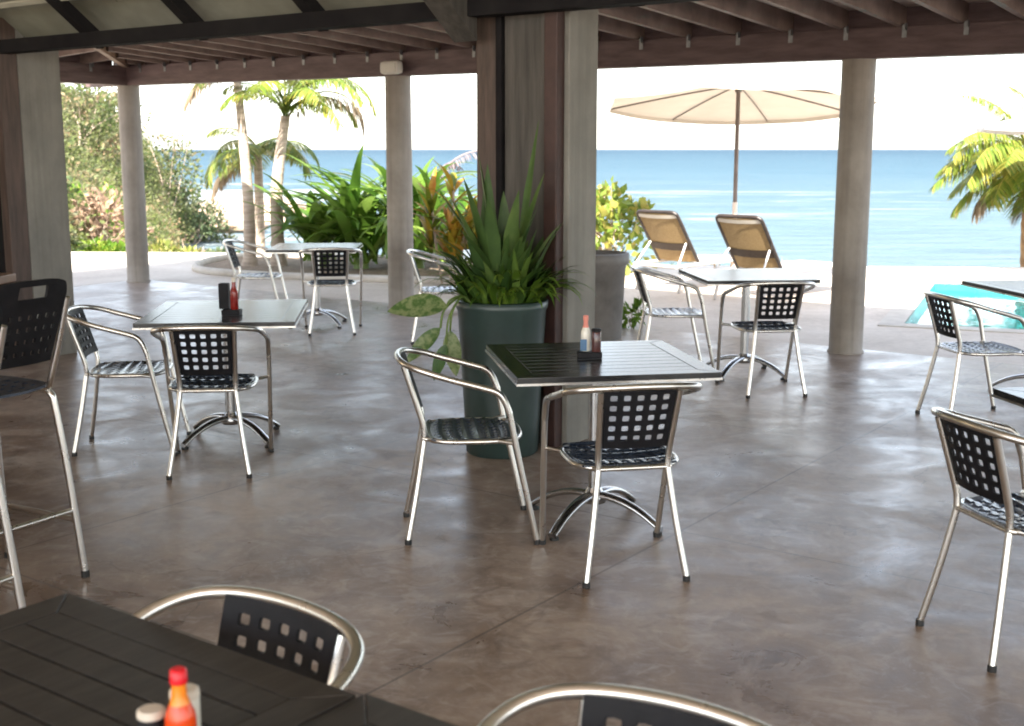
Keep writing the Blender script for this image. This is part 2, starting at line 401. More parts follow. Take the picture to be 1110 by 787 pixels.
def perforated(mb, nu, nv, mapf, hole=.6, border=1, skip=None, cut=None):
    """panel of nu x nv holed cells with a plain border; mapf(s, t, w): w 0 front, 1 back"""
    A, B = nu + 2 * border * .5, nv + 2 * border * .5
    us = [0] + [.5 * border + i for i in range(nu + 1)] + [A]
    vs_ = [0] + [.5 * border + i for i in range(nv + 1)] + [B]
    ring = [(0, 0), (.5, 0), (1, 0), (1, .5), (1, 1), (.5, 1), (0, 1), (0, .5)]
    sh = hole / 2
    hr = [(-.84, -.84), (0, -.95), (.84, -.84), (.95, 0), (.84, .84), (0, .95), (-.84, .84), (-.95, 0)]
    for i in range(len(us) - 1):
        for j in range(len(vs_) - 1):
            u0, u1, v0, v1 = us[i], us[i + 1], vs_[j], vs_[j + 1]
            sq = [((u0 + (u1 - u0) * a) / A, (v0 + (v1 - v0) * b) / B) for a, b in ring]
            if cut and cut(i - 1, j - 1):
                for e in range(4):
                    if cut(i - 1 + (0, 1, 0, -1)[e], j - 1 + (-1, 0, 1, 0)[e]): continue
                    a, b = [mapf(s, t, 0) for s, t in (sq[2 * e], sq[2 * e + 1], sq[(2 * e + 2) % 8])], [mapf(s, t, 1) for s, t in (sq[2 * e], sq[2 * e + 1], sq[(2 * e + 2) % 8])]
                    mb.add(a + b, [(0, 1, 4, 3), (1, 2, 5, 4)])
                continue
            holed = 0 < i < len(us) - 2 and 0 < j < len(vs_) - 2 and not (skip and skip(i - 1, j - 1))
            if holed:
                cu, cv = (u0 + u1) / 2, (v0 + v1) / 2
                hh = [((cu + a * sh) / A, (cv + b * sh) / B) for a, b in hr]
                f = [mapf(s, t, 0) for s, t in sq] + [mapf(s, t, 0) for s, t in hh]
                k = [mapf(s, t, 1) for s, t in sq] + [mapf(s, t, 1) for s, t in hh]
                fs = [(q, (q + 1) % 8, 8 + (q + 1) % 8, 8 + q) for q in range(8)]
                mb.add(f, fs); mb.add(k, [tuple(reversed(x)) for x in fs])
                mb.add(f[8:] + k[8:], [(q, (q + 1) % 8, 8 + (q + 1) % 8, 8 + q) for q in range(8)])
            else:
                mb.add([mapf(s, t, 0) for s, t in sq], [tuple(range(8))]); mb.add([mapf(s, t, 1) for s, t in sq], [tuple(range(7, -1, -1))])
    # rim walls
    def wall(line):
        a = [mapf(s, t, 0) for s, t in line]; b = [mapf(s, t, 1) for s, t in line]; n = len(line)
        mb.add(a + b, [(q, q + 1, n + q + 1, n + q) for q in range(n - 1)])
    def dense(x):
        o = []
        for p, q in zip(x, x[1:]): o += [p, (p + q) / 2]
        return o + [x[-1]]
    du = [x / A for x in dense(us)]; dv = [x / B for x in dense(vs_)]
    wall([(x, 0) for x in du]); wall([(x, 1) for x in du]); wall([(0, y) for y in dv]); wall([(1, y) for y in dv])

# ------------------------------------------------------------------ world and sun
LD = Vector((.16, .987, 0)).normalized()      # horizontal travel of the sunlight
EL = R(44)
w = bpy.data.worlds.new('World'); S.world = w; w.use_nodes = True
nt = w.node_tree; bg = nt.nodes['Background']
sky = nt.nodes.new('ShaderNodeTexSky'); sky.sky_type = 'NISHITA'; sky.sun_disc = False
sky.sun_elevation = EL; sky.sun_rotation = math.atan2(-LD.x, -LD.y)
sky.dust_density = 1.2; sky.air_density = 1.0; sky.ozone_density = 1.0
hs = nt.nodes.new('ShaderNodeHueSaturation'); hs.inputs['Saturation'].default_value = .52     # humid, milky air
nt.links.new(sky.outputs[0], hs.inputs['Color']); nt.links.new(hs.outputs[0], bg.inputs['Color']); bg.inputs['Strength'].default_value = .105
sl = bpy.data.lights.new('sun', 'SUN'); so = bpy.data.objects.new('sun', sl); COL.objects.link(so)
sl.energy = 3.8; sl.angle = R(.53); sl.color = (1, .94, .85)
so.rotation_euler = (LD * math.cos(EL) + Vector((0, 0, -math.sin(EL)))).to_track_quat('-Z', 'Y').to_euler()
so.location = (0, -5, 20)
S.view_settings.view_transform = 'Standard'; S.view_settings.look = 'None'
S.view_settings.exposure = 2.78; S.view_settings.gamma = 1
S.render.engine = 'CYCLES'
S.cycles.max_bounces = 8; S.cycles.diffuse_bounces = 5; S.cycles.glossy_bounces = 4; S.cycles.transparent_max_bounces = 6
S.cycles.use_denoising = True; S.cycles.sample_clamp_indirect = 6
S.cycles.filter_width = 1.9

# ------------------------------------------------------------------ terrain, sea
def sstep(a, b, x):
    t = max(0.0, min(1.0, (x - a) / (b - a))); return t * t * (3 - 2 * t)
def ground_z(x, y):
    d = y + .15 * x
    z = -.22 - max(0.0, d - 17.5) / 32.0 * 2.9
    z = max(z, -7)
    q = -x - (4.6 + .2 * y)
    hill = 10.5 * (1 - math.exp(-max(0, q) * .098)) * sstep(17, 30, y) * (1 - sstep(68, 84, y))
    if q > 0:
        hill += (noise.noise(Vector((x * .12, y * .12, 0))) * 1.0 + noise.noise(Vector((x * .35, y * .35, 3))) * .35) * sstep(0, 6, q) * sstep(17, 30, y) * (1 - sstep(66, 80, y))
    lift = sstep(-1, 3, q) * (1 - sstep(70, 82, y)) * max(0, -1.2 - z)
    return z + hill + lift * .9
mb = MB()
xs = [-160, -130, -105, -85, -70] + [-60 + i * 1.2 for i in range(50)] + [i * 3.0 for i in range(1, 12)] + [45, 60, 90, 140]
ys = [-45, -30, -18, -8, 0, 8, 13] + [16 + i * 1.2 for i in range(60)] + [90, 100, 120]
mb.add([(x, y, ground_z(x, y)) for y in ys for x in xs],
       [(j * len(xs) + i, j * len(xs) + i + 1, (j + 1) * len(xs) + i + 1, (j + 1) * len(xs) + i) for j in range(len(ys) - 1) for i in range(len(xs) - 1)], True)
# cut the sheet below the pool: handled by a low spot
PO = Vector((3.72, 11.45, 0)); PA = Vector((.92, -.39, 0)); PB = Vector((.39, .92, 0)); PLA, PLB = 7.0, 4.0
for i, v in enumerate(mb.v):
    p = Vector(v) - PO; a, b_ = p.dot(PA), p.dot(PB)
    if -3.5 < a < PLA + 3.5 and -3.5 < b_ < PLB + 3.5: mb.v[i] = (v[0], v[1], min(v[2], -2.2))
tag(mb.build('ground', 'ground', recalc=False), kind='structure')

mb = MB()
SEA_Z = -3.0
mb.add([(-30000, 25, SEA_Z), (30000, 25, SEA_Z), (30000, 45000, SEA_Z), (-30000, 45000, SEA_Z)], [(0, 1, 2, 3)])
tag(mb.build('sea', 'sea', recalc=False), kind='structure')

# terrace: one slab with the pool cut out
pool = [PO, PO + PA * PLA, PO + PA * PLA + PB * PLB, PO + PB * PLB]
outer = [(-20, -14), (16, -14), (16, 16.6), (2.4, 17.4), (-4.6, 19.6), (-20, 20.6)]
def slab(name, outer, hole, z1, z0, mat):
    bm = bmesh.new()
    def loop(pts):
        vs = [bm.verts.new((p[0], p[1], z1)) for p in pts]
        return [bm.edges.new((vs[i], vs[(i + 1) % len(vs)])) for i in range(len(vs))]
    es = loop(outer) + (loop(hole) if hole else [])
    bmesh.ops.triangle_fill(bm, use_beauty=True, edges=es)
    me_f = [[v.co.copy() for v in f.verts] for f in bm.faces]; bm.free()
    m = MB()
    for f in me_f: m.add(f, [tuple(range(len(f)))])
    n = len(outer)
    m.add([(p[0], p[1], z1) for p in outer] + [(p[0], p[1], z0) for p in outer], [(i, (i + 1) % n, n + (i + 1) % n, n + i) for i in range(n)])
    o = m.build(name, mat)
    bm = bmesh.new(); bm.from_mesh(o.data)
    bmesh.ops.remove_doubles(bm, verts=bm.verts[:], dist=.0005); bmesh.ops.recalc_face_normals(bm, faces=bm.faces[:])
    up = sum(f.normal.z * f.calc_area() for f in bm.faces)
    if up < 0: bmesh.ops.reverse_faces(bm, faces=bm.faces[:])
    bm.to_mesh(o.data); bm.free(); return o
tag(slab('terrace', outer, pool, -.004, -.6, 'deck'), kind='structure')
# polished floor of the covered part
fl = [un(-12.9, -9), un(12, -9), un(12, 9.75), un(-12.9, 9.75)]
mb = MB(); mb.add([(p.x, p.y, 0.0) for p in fl], [(0, 1, 2, 3)])
tag(mb.build('floor', 'floor'), kind='structure')
# pool
pt = thing('swimming_pool', 'turquoise swimming pool sunk into the terrace at the right', 'swimming pool', (PO.x, PO.y, 0))
def pl(a, b, z): return PA * a + PB * b + Vector((0, 0, z))
mb = MB()
q0 = [pl(0, 0, -.004), pl(PLA, 0, -.004), pl(PLA, PLB, -.004), pl(0, PLB, -.004)]
q1 = [Vector((p.x, p.y, -1.3)) for p in q0]
mb.add(q0 + q1, [(0, 1, 5, 4), (1, 2, 6, 5), (2, 3, 7, 6), (3, 0, 4, 7), (4, 5, 6, 7)])
mb.build('basin', 'pool_tile', pt, recalc=False)
mb = MB(); mb.add([pl(.002, .002, -.1), pl(PLA - .002, .002, -.1), pl(PLA - .002, PLB - .002, -.1), pl(.002, PLB - .002, -.1)], [(0, 1, 2, 3)])
mb.build('pool_water', 'pool_water', pt, recalc=False)
mb = MB()
cw = .22
for a0, b0, a1, b1 in ((-cw, -cw, PLA + cw, 0), (-cw, PLB, PLA + cw, PLB + cw), (-cw, 0, 0, PLB), (PLA, 0, PLA + cw, PLB)):
    mb.hexa([pl(a0, b0, -.02), pl(a1, b0, -.02), pl(a1, b1, -.02), pl(a0, b1, -.02)], [pl(a0, b0, .006), pl(a1, b0, .006), pl(a1, b1, .006), pl(a0, b1, .006)])
mb.build('coping', 'kerb_stone', pt)

# planting bed with palms
bed = [(-4.35, 16.7), (-3.4, 15.75), (-1.6, 15.15), (.3, 14.85), (1.15, 15.7), (1.0, 17.3), (-1.6, 18.1), (-4.1, 18.4)]
mb = MB(); mb.prism(bed, .0, .035); tag(mb.build('planting_soil', 'soil'), kind='structure')
bed_s = spline([(p[0], p[1], .03) for p in bed], 5, True)
mb = MB(); mb.tube(bed_s, .055, 6, True)
tag(mb.build('bed_kerb', 'kerb_stone'), 'low pale kerb around the bed of palms and green lilies', 'kerb')

# ------------------------------------------------------------------ the pavilion
pav = thing('beach_pavilion', 'open dining pavilion of concrete columns, dark beams and timber rafters', 'building')
NB, UB = 9.55, -12.76          # outer beam lines
NH, UH = 5.62, -8.45           # header line of the inner room
def tz(u): return .025 - .0076 * (u - UB)          # the beam falls a little to the right
def rz(d): return 2.60 + max(-1, d) * math.tan(R(3.2))     # underside of rafters, d metres inside the beam
def col_round(px_u, r=.135):
    m = MB(); p = un(px_u, NB)
    prof = [(r + .012, 0), (r + .012, .01), (r, .02)] + [(r * (1 - .002 * i), .02 + i * (2.349 + tz(px_u)) / 10) for i in range(1, 11)]
    m.lathe(prof, (0, 0, 0), 36)
    return m.build('column', 'concrete_column', pav, loc=(p.x, p.y, 0))
for c in ((-4.7, 15.22), (-1.16, 12.66), (2.69, 9.78)):
    v = Vector((c[0], c[1], 0)); col_round(v.dot(U))
# square pillar (corner of the inner room) and centre pier
def upbox(name, u0, u1, n0, n1, z0, z1, mat, parent=pav):
    m = MB(); c = un((u0 + u1) / 2, (n0 + n1) / 2, (z0 + z1) / 2)
    m.box((0, 0, 0), (abs(u1 - u0), abs(n1 - n0), z1 - z0), Matrix.Rotation(BANG, 4, 'Z'), .008)
    return m.build(name, mat, parent, loc=c)
PC = Vector((.305, 6.60, 0)); pu, pn = PC.dot(U), PC.dot(N)
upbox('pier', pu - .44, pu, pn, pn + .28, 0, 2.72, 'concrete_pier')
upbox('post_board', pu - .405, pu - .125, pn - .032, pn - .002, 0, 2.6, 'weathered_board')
upbox('door_track', pu - .115, pu - .03, pn - .075, pn - .002, 0, 2.6, 'steel_red')
upbox('door_frame', pu - .64, pu - .46, pn + .02, pn + .20, 0, 2.6, 'jamb_wood')
upbox('door_track', pu - .455, pu - .415, pn - .05, pn - .002, 0, 2.6, 'steel_dark')
LPc = Vector((-3.745, 9.48, 0)); lu, ln = LPc.dot(U), LPc.dot(N)
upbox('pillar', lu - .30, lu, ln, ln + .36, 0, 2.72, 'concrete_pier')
upbox('door_frame', lu - .10, lu - .002, ln - .16, ln - .002, 0, 2.6, 'jamb_wood')
upbox('door_track', lu - .30, lu - .103, ln - .14, ln - .002, 0, 2.6, 'steel_dark')
upbox('folding_door', lu - .30, lu - .24, ln - 1.6, ln - .17, 0, 2.34, 'dark_glass')
# header of the inner room
def beam_un(name, a, b, w, z0, z1, mat, parent=pav):
    a, b = Vector(a), Vector(b); d = (b - a).normalized(); s = Vector((-d.y, d.x, 0)) * w / 2
    m = MB(); m.hexa([a - s + Vector((0, 0, z0)), b - s + Vector((0, 0, z0)), b + s + Vector((0, 0, z0)), a + s + Vector((0, 0, z0))],
                     [a - s + Vector((0, 0, z1)), b - s + Vector((0, 0, z1)), b + s + Vector((0, 0, z1)), a + s + Vector((0, 0, z1))])
    return m.build(name, mat, parent)
hn = (ln + pn) / 2
beam_un('header', un(lu - .4, ln - .12), un(pu + .02, pn - .12), .12, 2.335, 2.43, 'steel_dark')
beam_un('header', un(pu + .022, pn - .12), un(12, pn - .12), .12, 2.335, 2.43, 'steel_dark')
# sloping ceiling of the inner room
CS = math.tan(R(38))
n0 = pn - .12; zc0 = 2.432
def cz(n): return zc0 + max(0, (n0 - n)) * CS
ntop = 2.2
mb = MB()
mb.hexa([un(lu - .4, n0 + .188, zc0), un(12, n0 + .188, zc0), un(12, ntop, cz(ntop)), un(lu - .4, ntop, cz(ntop))],
        [un(lu - .4, n0 + .188, zc0 + .06), un(12, n0 + .188, zc0 + .06), un(12, ntop, cz(ntop) + .06), un(lu - .4, ntop, cz(ntop) + .06)])
mb.build('ceiling', 'ceiling_panel', pav)
mb = MB()
mb.hexa([un(lu - .4, ntop, cz(ntop)), un(12, ntop, cz(ntop)), un(12, -9.0, cz(ntop)), un(lu - .4, -9.0, cz(ntop))],
        [un(lu - .4, ntop, cz(ntop) + .06), un(12, ntop, cz(ntop) + .06), un(12, -9.0, cz(ntop) + .06), un(lu - .4, -9.0, cz(ntop) + .06)])
mb.build('ceiling', 'ceiling_bounce_white', pav)  # unseen flat part, coloured white to bounce light indoors
def slope_bar(name, u, wd, dp, mat, na=n0 + .06, nb=ntop):
    m = MB(); b = []
    for dz in (-dp, -.002):
        b.append([un(u - wd / 2, na, cz(na) + dz), un(u + wd / 2, na, cz(na) + dz), un(u + wd / 2, nb, cz(nb) + dz), un(u - wd / 2, nb, cz(nb) + dz)])
    m.hexa(b[0], b[1]); return m.build(name, mat, pav)
for u in (-8.66, -7.58, -6.47, -5.38, -3.2, -2.1, -1.0, .1, 1.2, 2.3, 3.4, 4.5, 5.6, 6.7):
    slope_bar('ceiling_rafter', u, .085, .10, 'steel_dark')
for k, nn in enumerate((n0 - .26, 4.2)):
    m = MB()
    za, zb = cz(nn) - .012, cz(nn - .03) - .012
    m.hexa([un(lu - .38, nn, za), un(12, nn, za), un(12, nn - .03, zb), un(lu - .38, nn - .03, zb)],
           [un(lu - .38, nn, za + .010), un(12, nn, za + .010), un(12, nn - .03, zb + .010), un(lu - .38, nn - .03, zb + .010)])
    m.build('ceiling_batten', 'ceiling_batten', pav)
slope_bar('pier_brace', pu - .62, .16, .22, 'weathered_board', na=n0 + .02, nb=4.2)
# outer beams
bmF = beam_un('beam', un(UB - .75, NB, tz(UB - .75)), un(12, NB, tz(12)), .15, 2.37, 2.60, 'beam_wood')
beam_un('eave_blocking', un(UB - .3, NB + .03, tz(UB - .3)), un(12, NB + .03, tz(12)), .03, 2.603, 2.752, 'beam_wood')
bmS = beam_un('beam', un(UB, NB - .078, .025), un(UB, -9, .025), .15, 2.37, 2.60, 'beam_wood')
beam_un('eave_blocking', un(UB - .03, NB - .2, .025), un(UB - .03, -9, .025), .03, 2.603, 2.752, 'beam_wood')
# rafters: front bay and side bay meet along a hip
RD = .15
def rafter(a, b, za, zb, wd=.05, dp=RD, mat='rafter_wood', name='rafter'):
    a, b = Vector(a), Vector(b); d = (b - a).normalized(); s = Vector((-d.y, d.x, 0)) * wd / 2
    m = MB(); m.hexa([a - s + Vector((0, 0, za)), b - s + Vector((0, 0, zb)), b + s + Vector((0, 0, zb)), a + s + Vector((0, 0, za))],
                     [a - s + Vector((0, 0, za + dp)), b - s + Vector((0, 0, zb + dp)), b + s + Vector((0, 0, zb + dp)), a + s + Vector((0, 0, za + dp))])
    return m.build(name, mat, pav)
OV = .48
u = UB + .30; STEP = .46
while u < 9.0:
    ni = max(pn + .05, NB - (u - UB) + .06)
    rafter(un(u, NB + OV), un(u, ni), rz(-OV) + tz(u), rz(NB - ni) + tz(u))
    m = MB(); m.box((0, 0, 0), (.036, .004, .10), Matrix.Rotation(BANG, 4, 'Z'))
    m.box(un(.016, -.02, .03), (.004, .04, .05), Matrix.Rotation(BANG, 4, 'Z'))
    p = un(u + .045, NB - .079, 2.565 + tz(u)); m.build('bracket', 'zinc', bmF, loc=p)
    u += STEP
n = NB - .62
while n > -6:
    ui = min(UH + 0.0, UB + (NB - n) - .06)
    rafter(un(UB - OV, n), un(ui, n), rz(-OV) + .025, rz(ui - UB) + .02)
    if n > 3.5:
        m = MB(); m.box((0, 0, 0), (.004, .036, .10), Matrix.Rotation(BANG, 4, 'Z')); m.box(un(.02, .016, .03), (.04, .004, .05), Matrix.Rotation(BANG, 4, 'Z'))
        m.build('bracket', 'zinc', bmS, loc=un(UB + .079, n + .045, 2.585))
    n -= .62
rafter(un(UB - OV, NB + OV), un(UB + 3.9, NB - 3.9), rz(-OV), rz(3.9) - .03, .06, RD + .015, 'hip_wood', 'hip_rafter')
# roof boards above the rafters
def board_z(d): return rz(d) + RD + .003
mb = MB()
DI = NB - pn - .05
def roofquad(m, pts, th=.05):
    m.hexa([Vector(p) for p in pts], [Vector(p) + Vector((0, 0, th)) for p in pts])
roofquad(mb, [un(UB - OV, NB + OV, board_z(-OV) + .025), un(12, NB + OV, board_z(-OV) + tz(12)), un(12, NB - DI, board_z(DI) + tz(12)), un(UB + DI, NB - DI, board_z(DI))])
roofquad(mb, [un(UB - OV, NB + OV, board_z(-OV) + .025), un(UB + DI, NB - DI, board_z(DI)), un(UB + DI, -9, board_z(DI)), un(UB - OV, -9, board_z(-OV) + .025)])
mb.build('roof', 'roof_board', pav)
# upper wall closing the step between veranda roof and inner roof, and the back and right walls behind the viewer
beam_un('wall', un(UH - .42, pn + .12), un(12, pn + .12), .1, 2.433, 5.1, 'wall_plaster')
beam_un('wall', un(UH - .42, pn - .02), un(UH - .42, -9), .1, 2.62, 5.1, 'wall_plaster')

# lamp on the beam
lp = Vector((-1.205, 12.49, 2.435))
fl_t = thing('flood_lamp', 'cream flood lamp fixed on the beam above the middle round column', 'lamp', lp, BANG)
m = MB(); m.box((0, 0, 0), (.25, .10, .135), None, .045); m.build('housing', 'cream_plastic', fl_t)
m = MB(); m.box((0, -.054, -.005), (.19, .012, .09), None, .004); m.build('lens', 'glass_milk', fl_t)
m = MB(); m.box((0, .06, .02), (.06, .04, .05)); m.build('bracket', 'zinc', fl_t)

# ------------------------------------------------------------------ chairs
TR = .0125
def make_chair():
    t = thing('cafe_armchair', 'x', 'chair', group='aluminium cafe armchairs on the concrete floor')
    for s in (-1, 1):
        m = MB(); m.tube(spline([(s * .250, .262, .012), (s * .262, .19, .34), (s * .268, .145, .565)], 5), TR, 12)
        o = m.build('leg', 'aluminium', t)
        m = MB(); m.lathe([(.0145, 0), (.0145, .018), (.0135, .022)], (s * .250, .262, 0), 12); m.build('foot_cap', 'rubber', o)
        m = MB(); m.tube(spline([(s * .198, -.275, .012), (s * .165, -.235, .22), (s * .137, -.20, .435)], 5), TR, 12)
        o = m.build('leg', 'aluminium', t)
        m = MB(); m.lathe([(.0145, 0), (.0145, .018), (.0135, .022)], (s * .198, -.275, 0), 12); m.build('foot_cap', 'rubber', o)
        m = MB(); m.tube(spline([(s * .137, -.20, .435), (s * .139, -.206, .50), (s * .146, -.245, .63), (s * .152, -.283, .752)], 5), TR, 12)
        m.build('back_post', 'aluminium', t)
    half = [(-.268, .145, .565), (-.2695, .122, .622), (-.270, .092, .655), (-.270, .03, .676), (-.270, -.10, .712), (-.258, -.19, .740), (-.215, -.255, .757), (-.13, -.293, .767), (0, -.306, .771)]
    pts = half + [(-x, y, z) for x, y, z in reversed(half[:-1])]
    m = MB(); m.tube(spline(pts, 5), TR + .001, 12); m.build('arm_rail', 'aluminium', t)
    # seat ring, braces
    def sq(a, k=1.0):
        c, s = math.cos(a), math.sin(a); e = .62
        return (k * .212 * math.copysign(abs(c) ** e, c), .005 + k * .205 * math.copysign(abs(s) ** e, s))
    m = MB(); m.tube([(*sq(2 * math.pi * i / 48), .437) for i in range(48)], .0105, 10, True)
    for s in (-1, 1):
        m.tube([(s * .205, .10, .437), (s * .262, .175, .437)], .009, 8)
        m.tube([(s * .15, -.185, .437), (s * .139, -.205, .44)], .011, 8)
    m.tube([(-.137, -.203, .437), (.137, -.203, .437)], .009, 8)
    m.build('seat_frame', 'aluminium', t)
    def smap(a, b, w):
        x, y = 2 * a - 1, 2 * b - 1
        # square to rounded square
        k = .80
        xx = x * math.sqrt(1 - k * y * y / 2 * .55); yy = y * math.sqrt(1 - k * x * x / 2 * .55)
        dish = -.012 * (1 - x * x) * (1 - y * y)
        rib = .0035 * math.cos(b * math.pi * 2 * 7)
        return Vector((xx * .208, .005 + yy * .200, .446 + dish + rib - w * .008))
    m = MB(); perforated(m, 7, 7, smap, .42, 1); m.build('seat', 'seat_plastic', t)
    def bmap(a, b, w):
        z = .520 + b * (.766 - .520); hw = .141 + b * .013
        x = (2 * a - 1) * hw
        yb = -.206 - (z - .50) / .252 * .079 if z > .5 else -.206
        y = yb + .012 - .020 * (1 - (2 * a - 1) ** 2)
        return Vector((x, y + (.5 - w) * .009, z))
    m = MB(); perforated(m, 5, 5, bmap, .60, 1); m.build('backrest', 'black_plastic', t)
    return t
CH = [  # rear-foot middle x, y, facing angle, label
    (.475, 4.42, 101, 'armchair at the near side of the table before the green pot, back turned'),
    (-.455, 5.09, 6, 'armchair in side view left of the table before the big green pot'),
    (-1.52, 5.925, 95, 'armchair with its back turned at the table with red bottle, left of the room'),
    (-2.38, 6.58, 6, 'armchair in side view between the bar stools and the table with red bottle'),
    (-2.70, 11.62, 2, 'armchair in side view left of the far table near the palms'),
    (-1.60, 10.72, 97, 'armchair with its back turned at the far table before the green lilies'),
    (-.86, 10.42, 4, 'armchair half hidden between the middle round column and the potted plant'),
    (1.765, 7.96, 97, 'armchair with its back turned at the table before the sun loungers'),
    (.93, 8.95, 3, 'armchair in side view beside the stone planter, left of the terrace table'),
    (2.57, 7.27, 8, 'armchair in front of the turquoise pool, cut by the frame at its front'),
    (1.47, 3.825, 15, 'large armchair at the lower right, backrest to us and half outside the frame'),
]
chair0 = make_chair()
def put_chair(x, y, th, label, first=[True]):
    o = chair0 if first[0] else dup(chair0)
    first[0] = False
    a = R(th); x += .275 * math.cos(a); y += .275 * math.sin(a)
    o.location = (x, y, 0); o.rotation_euler = (0, 0, a - math.pi / 2); o['label'] = label
for c in CH: put_chair(*c)
FG = [(-.44, 2.20, -126, 'nearest-left armchair facing us behind the slatted table with orange sauce'),
      (.25, 1.765, -120, 'armchair at the bottom edge of the photo, only the curved top rail showing')]
for c in FG: put_chair(*c)

# ------------------------------------------------------------------ tables
def make_top(m_frame, m_slat, m_groove, wx, wy, z=.74, th=.03, bw=.075, n=9):
    hx, hy = wx / 2, wy / 2
    def board(a, b, c, d):     # quad corners, tiny chamfer by inset top
        P = [Vector((*p, 0)) for p in (a, b, c, d)]; ce = sum(P, Vector()) / 4
        g = .0012
        Q = [p + (ce - p).normalized() * g for p in P]
        T = [p + (ce - p).normalized() * (g + .0025) for p in P]
        return [Vector((p.x, p.y, z - th)) for p in Q], [Vector((p.x, p.y, z - .002)) for p in Q], [Vector((p.x, p.y, z)) for p in T]
    def put(m, q):
        b, s, t = board(*q)
        m.hexa(b, s); m.add(s + t, [(0, 1, 5, 4), (1, 2, 6, 5), (2, 3, 7, 6), (3, 0, 4, 7), (4, 5, 6, 7)])
    ix, iy = hx - bw, hy - bw
    put(m_frame, ((-hx, -hy), (hx, -hy), (ix, -iy), (-ix, -iy)))
    put(m_frame, ((hx, -hy), (hx, hy), (ix, iy), (ix, -iy)))
    put(m_frame, ((hx, hy), (-hx, hy), (-ix, iy), (ix, iy)))
    put(m_frame, ((-hx, hy), (-hx, -hy), (-ix, -iy), (-ix, iy)))
    w = 2 * iy / n
    for k in range(n):
        y0 = -iy + k * w + .003; y1 = -iy + (k + 1) * w - .003
        put(m_slat, ((-ix + .001, y0), (ix - .001, y0), (ix - .001, y1), (-ix + .001, y1)))
    m_groove.box((0, 0, z - th / 2 - .004), (2 * ix + .01, 2 * iy + .01, th * .5))
def make_table(wx, wy, loc, rot, label, wood='table_wood', legrot=45):
    t = thing('cafe_table', label, 'table', loc, R(rot), 'black slatted cafe tables')
    a, b, c = MB(), MB(), MB(); make_top(a, b, c, wx, wy)
    tp = a.build('table_frame', wood, t); b.build('tabletop', wood, t); c.build('groove_backing', 'groove', tp)
    m = MB(); e = .006
    for cx_, cy_, dx_, dy_ in ((0, wy / 2 + .001, wx + .008, e), (0, -wy / 2 - .001, wx + .008, e), (wx / 2 + .001, 0, e, wy - .006), (-wx / 2 - .001, 0, e, wy - .006)): m.box((cx_, cy_, .7125), (dx_, dy_, .009))
    m.build('edge_trim', 'aluminium', tp)
    m = MB(); m.box((0, 0, .700), (wx * .62, .06, .018), None, .003); m.box((0, 0, .6995), (.06, wy * .62, .019), None, .003); m.build('top_bracket', 'aluminium_cast', t)
    m = MB(); m.lathe([(.030, .10), (.030, .69)], (0, 0, 0), 24); m.build('pedestal', 'aluminium_cast', t)
    m = MB(); m.lathe([(.03, .088), (.05, .092), (.052, .12), (.038, .145), (.032, .16)], (0, 0, 0), 24); m.build('hub', 'aluminium_cast', t)
    for k in range(4):
        an = R(legrot + 90 * k); d = Vector((math.cos(an), math.sin(an), 0)); s = Vector((-d.y, d.x, 0))
        L = .335; pr = []
        for i in range(11):
            f = i / 10; z = .105 * (1 - f ** 2.2) + .022; pr.append((.03 + f * (L - .03), z, .030 - .007 * f, .017 - .003 * f))
        vs = []
        for rr, z, hw, hh in pr:
            for q in range(8):
                aa = 2 * math.pi * q / 8
                vs.append(d * rr + s * (hw * math.cos(aa)) + Vector((0, 0, z + hh * math.sin(aa))))
        fs = [(i * 8 + q, i * 8 + (q + 1) % 8, (i + 1) * 8 + (q + 1) % 8, (i + 1) * 8 + q) for i in range(10) for q in range(8)]
        m = MB(); m.add(vs, fs, True); m.add(vs[-8:], [tuple(range(8))])
        o = m.build('leg', 'aluminium_cast', t)
        m = MB(); p = d * (L - .015); m.lathe([(.02, 0), (.02, .012), (.012, .016)], p, 12); m.build('glide', 'rubber', o)
    return t
make_table(.84, .86, (.365, 5.215, 0), 9.5, 'black cafe table in front of the big green planter')
make_table(.83, .98, (-1.60, 6.78, 0), 5.5, 'black cafe table carrying a tall red bottle, left of the room')
make_table(.80, .82, (-1.83, 11.38, 0), 2, 'far black cafe table in front of palms and lilies')
make_table(.80, .84, (1.70, 8.80, 0), 6, 'black cafe table between stone planter and right round column')
make_table(.80, .80, (-.02, 10.62, 0), 3, 'black cafe table mostly hidden behind the potted plant')
make_table(.80, .80, (3.55, 8.02, 0), 8, 'black cafe table cut off at the frame in front of the pool')
make_table(.80, .80, (2.285, 4.20, 0), 10, 'black cafe table corner at the right frame, above the largest armchair')
UA = BANG
cornerA = Vector((-.905, 2.365, 0)); WA = .80
def fg_table(corner, label, dn=.80):
    c = corner + U * (WA / 2) - N * (dn / 2)
    return make_table(WA, dn, (c.x, c.y, 0), math.degrees(UA), label, 'table_wood_dry')
fg_table(cornerA, 'large slatted black table at lower left holding the orange sauce bottle')
fg_table(cornerA + U * (WA + .008) + N * .012, 'black slatted table corner at the bottom edge beside the orange sauce table')

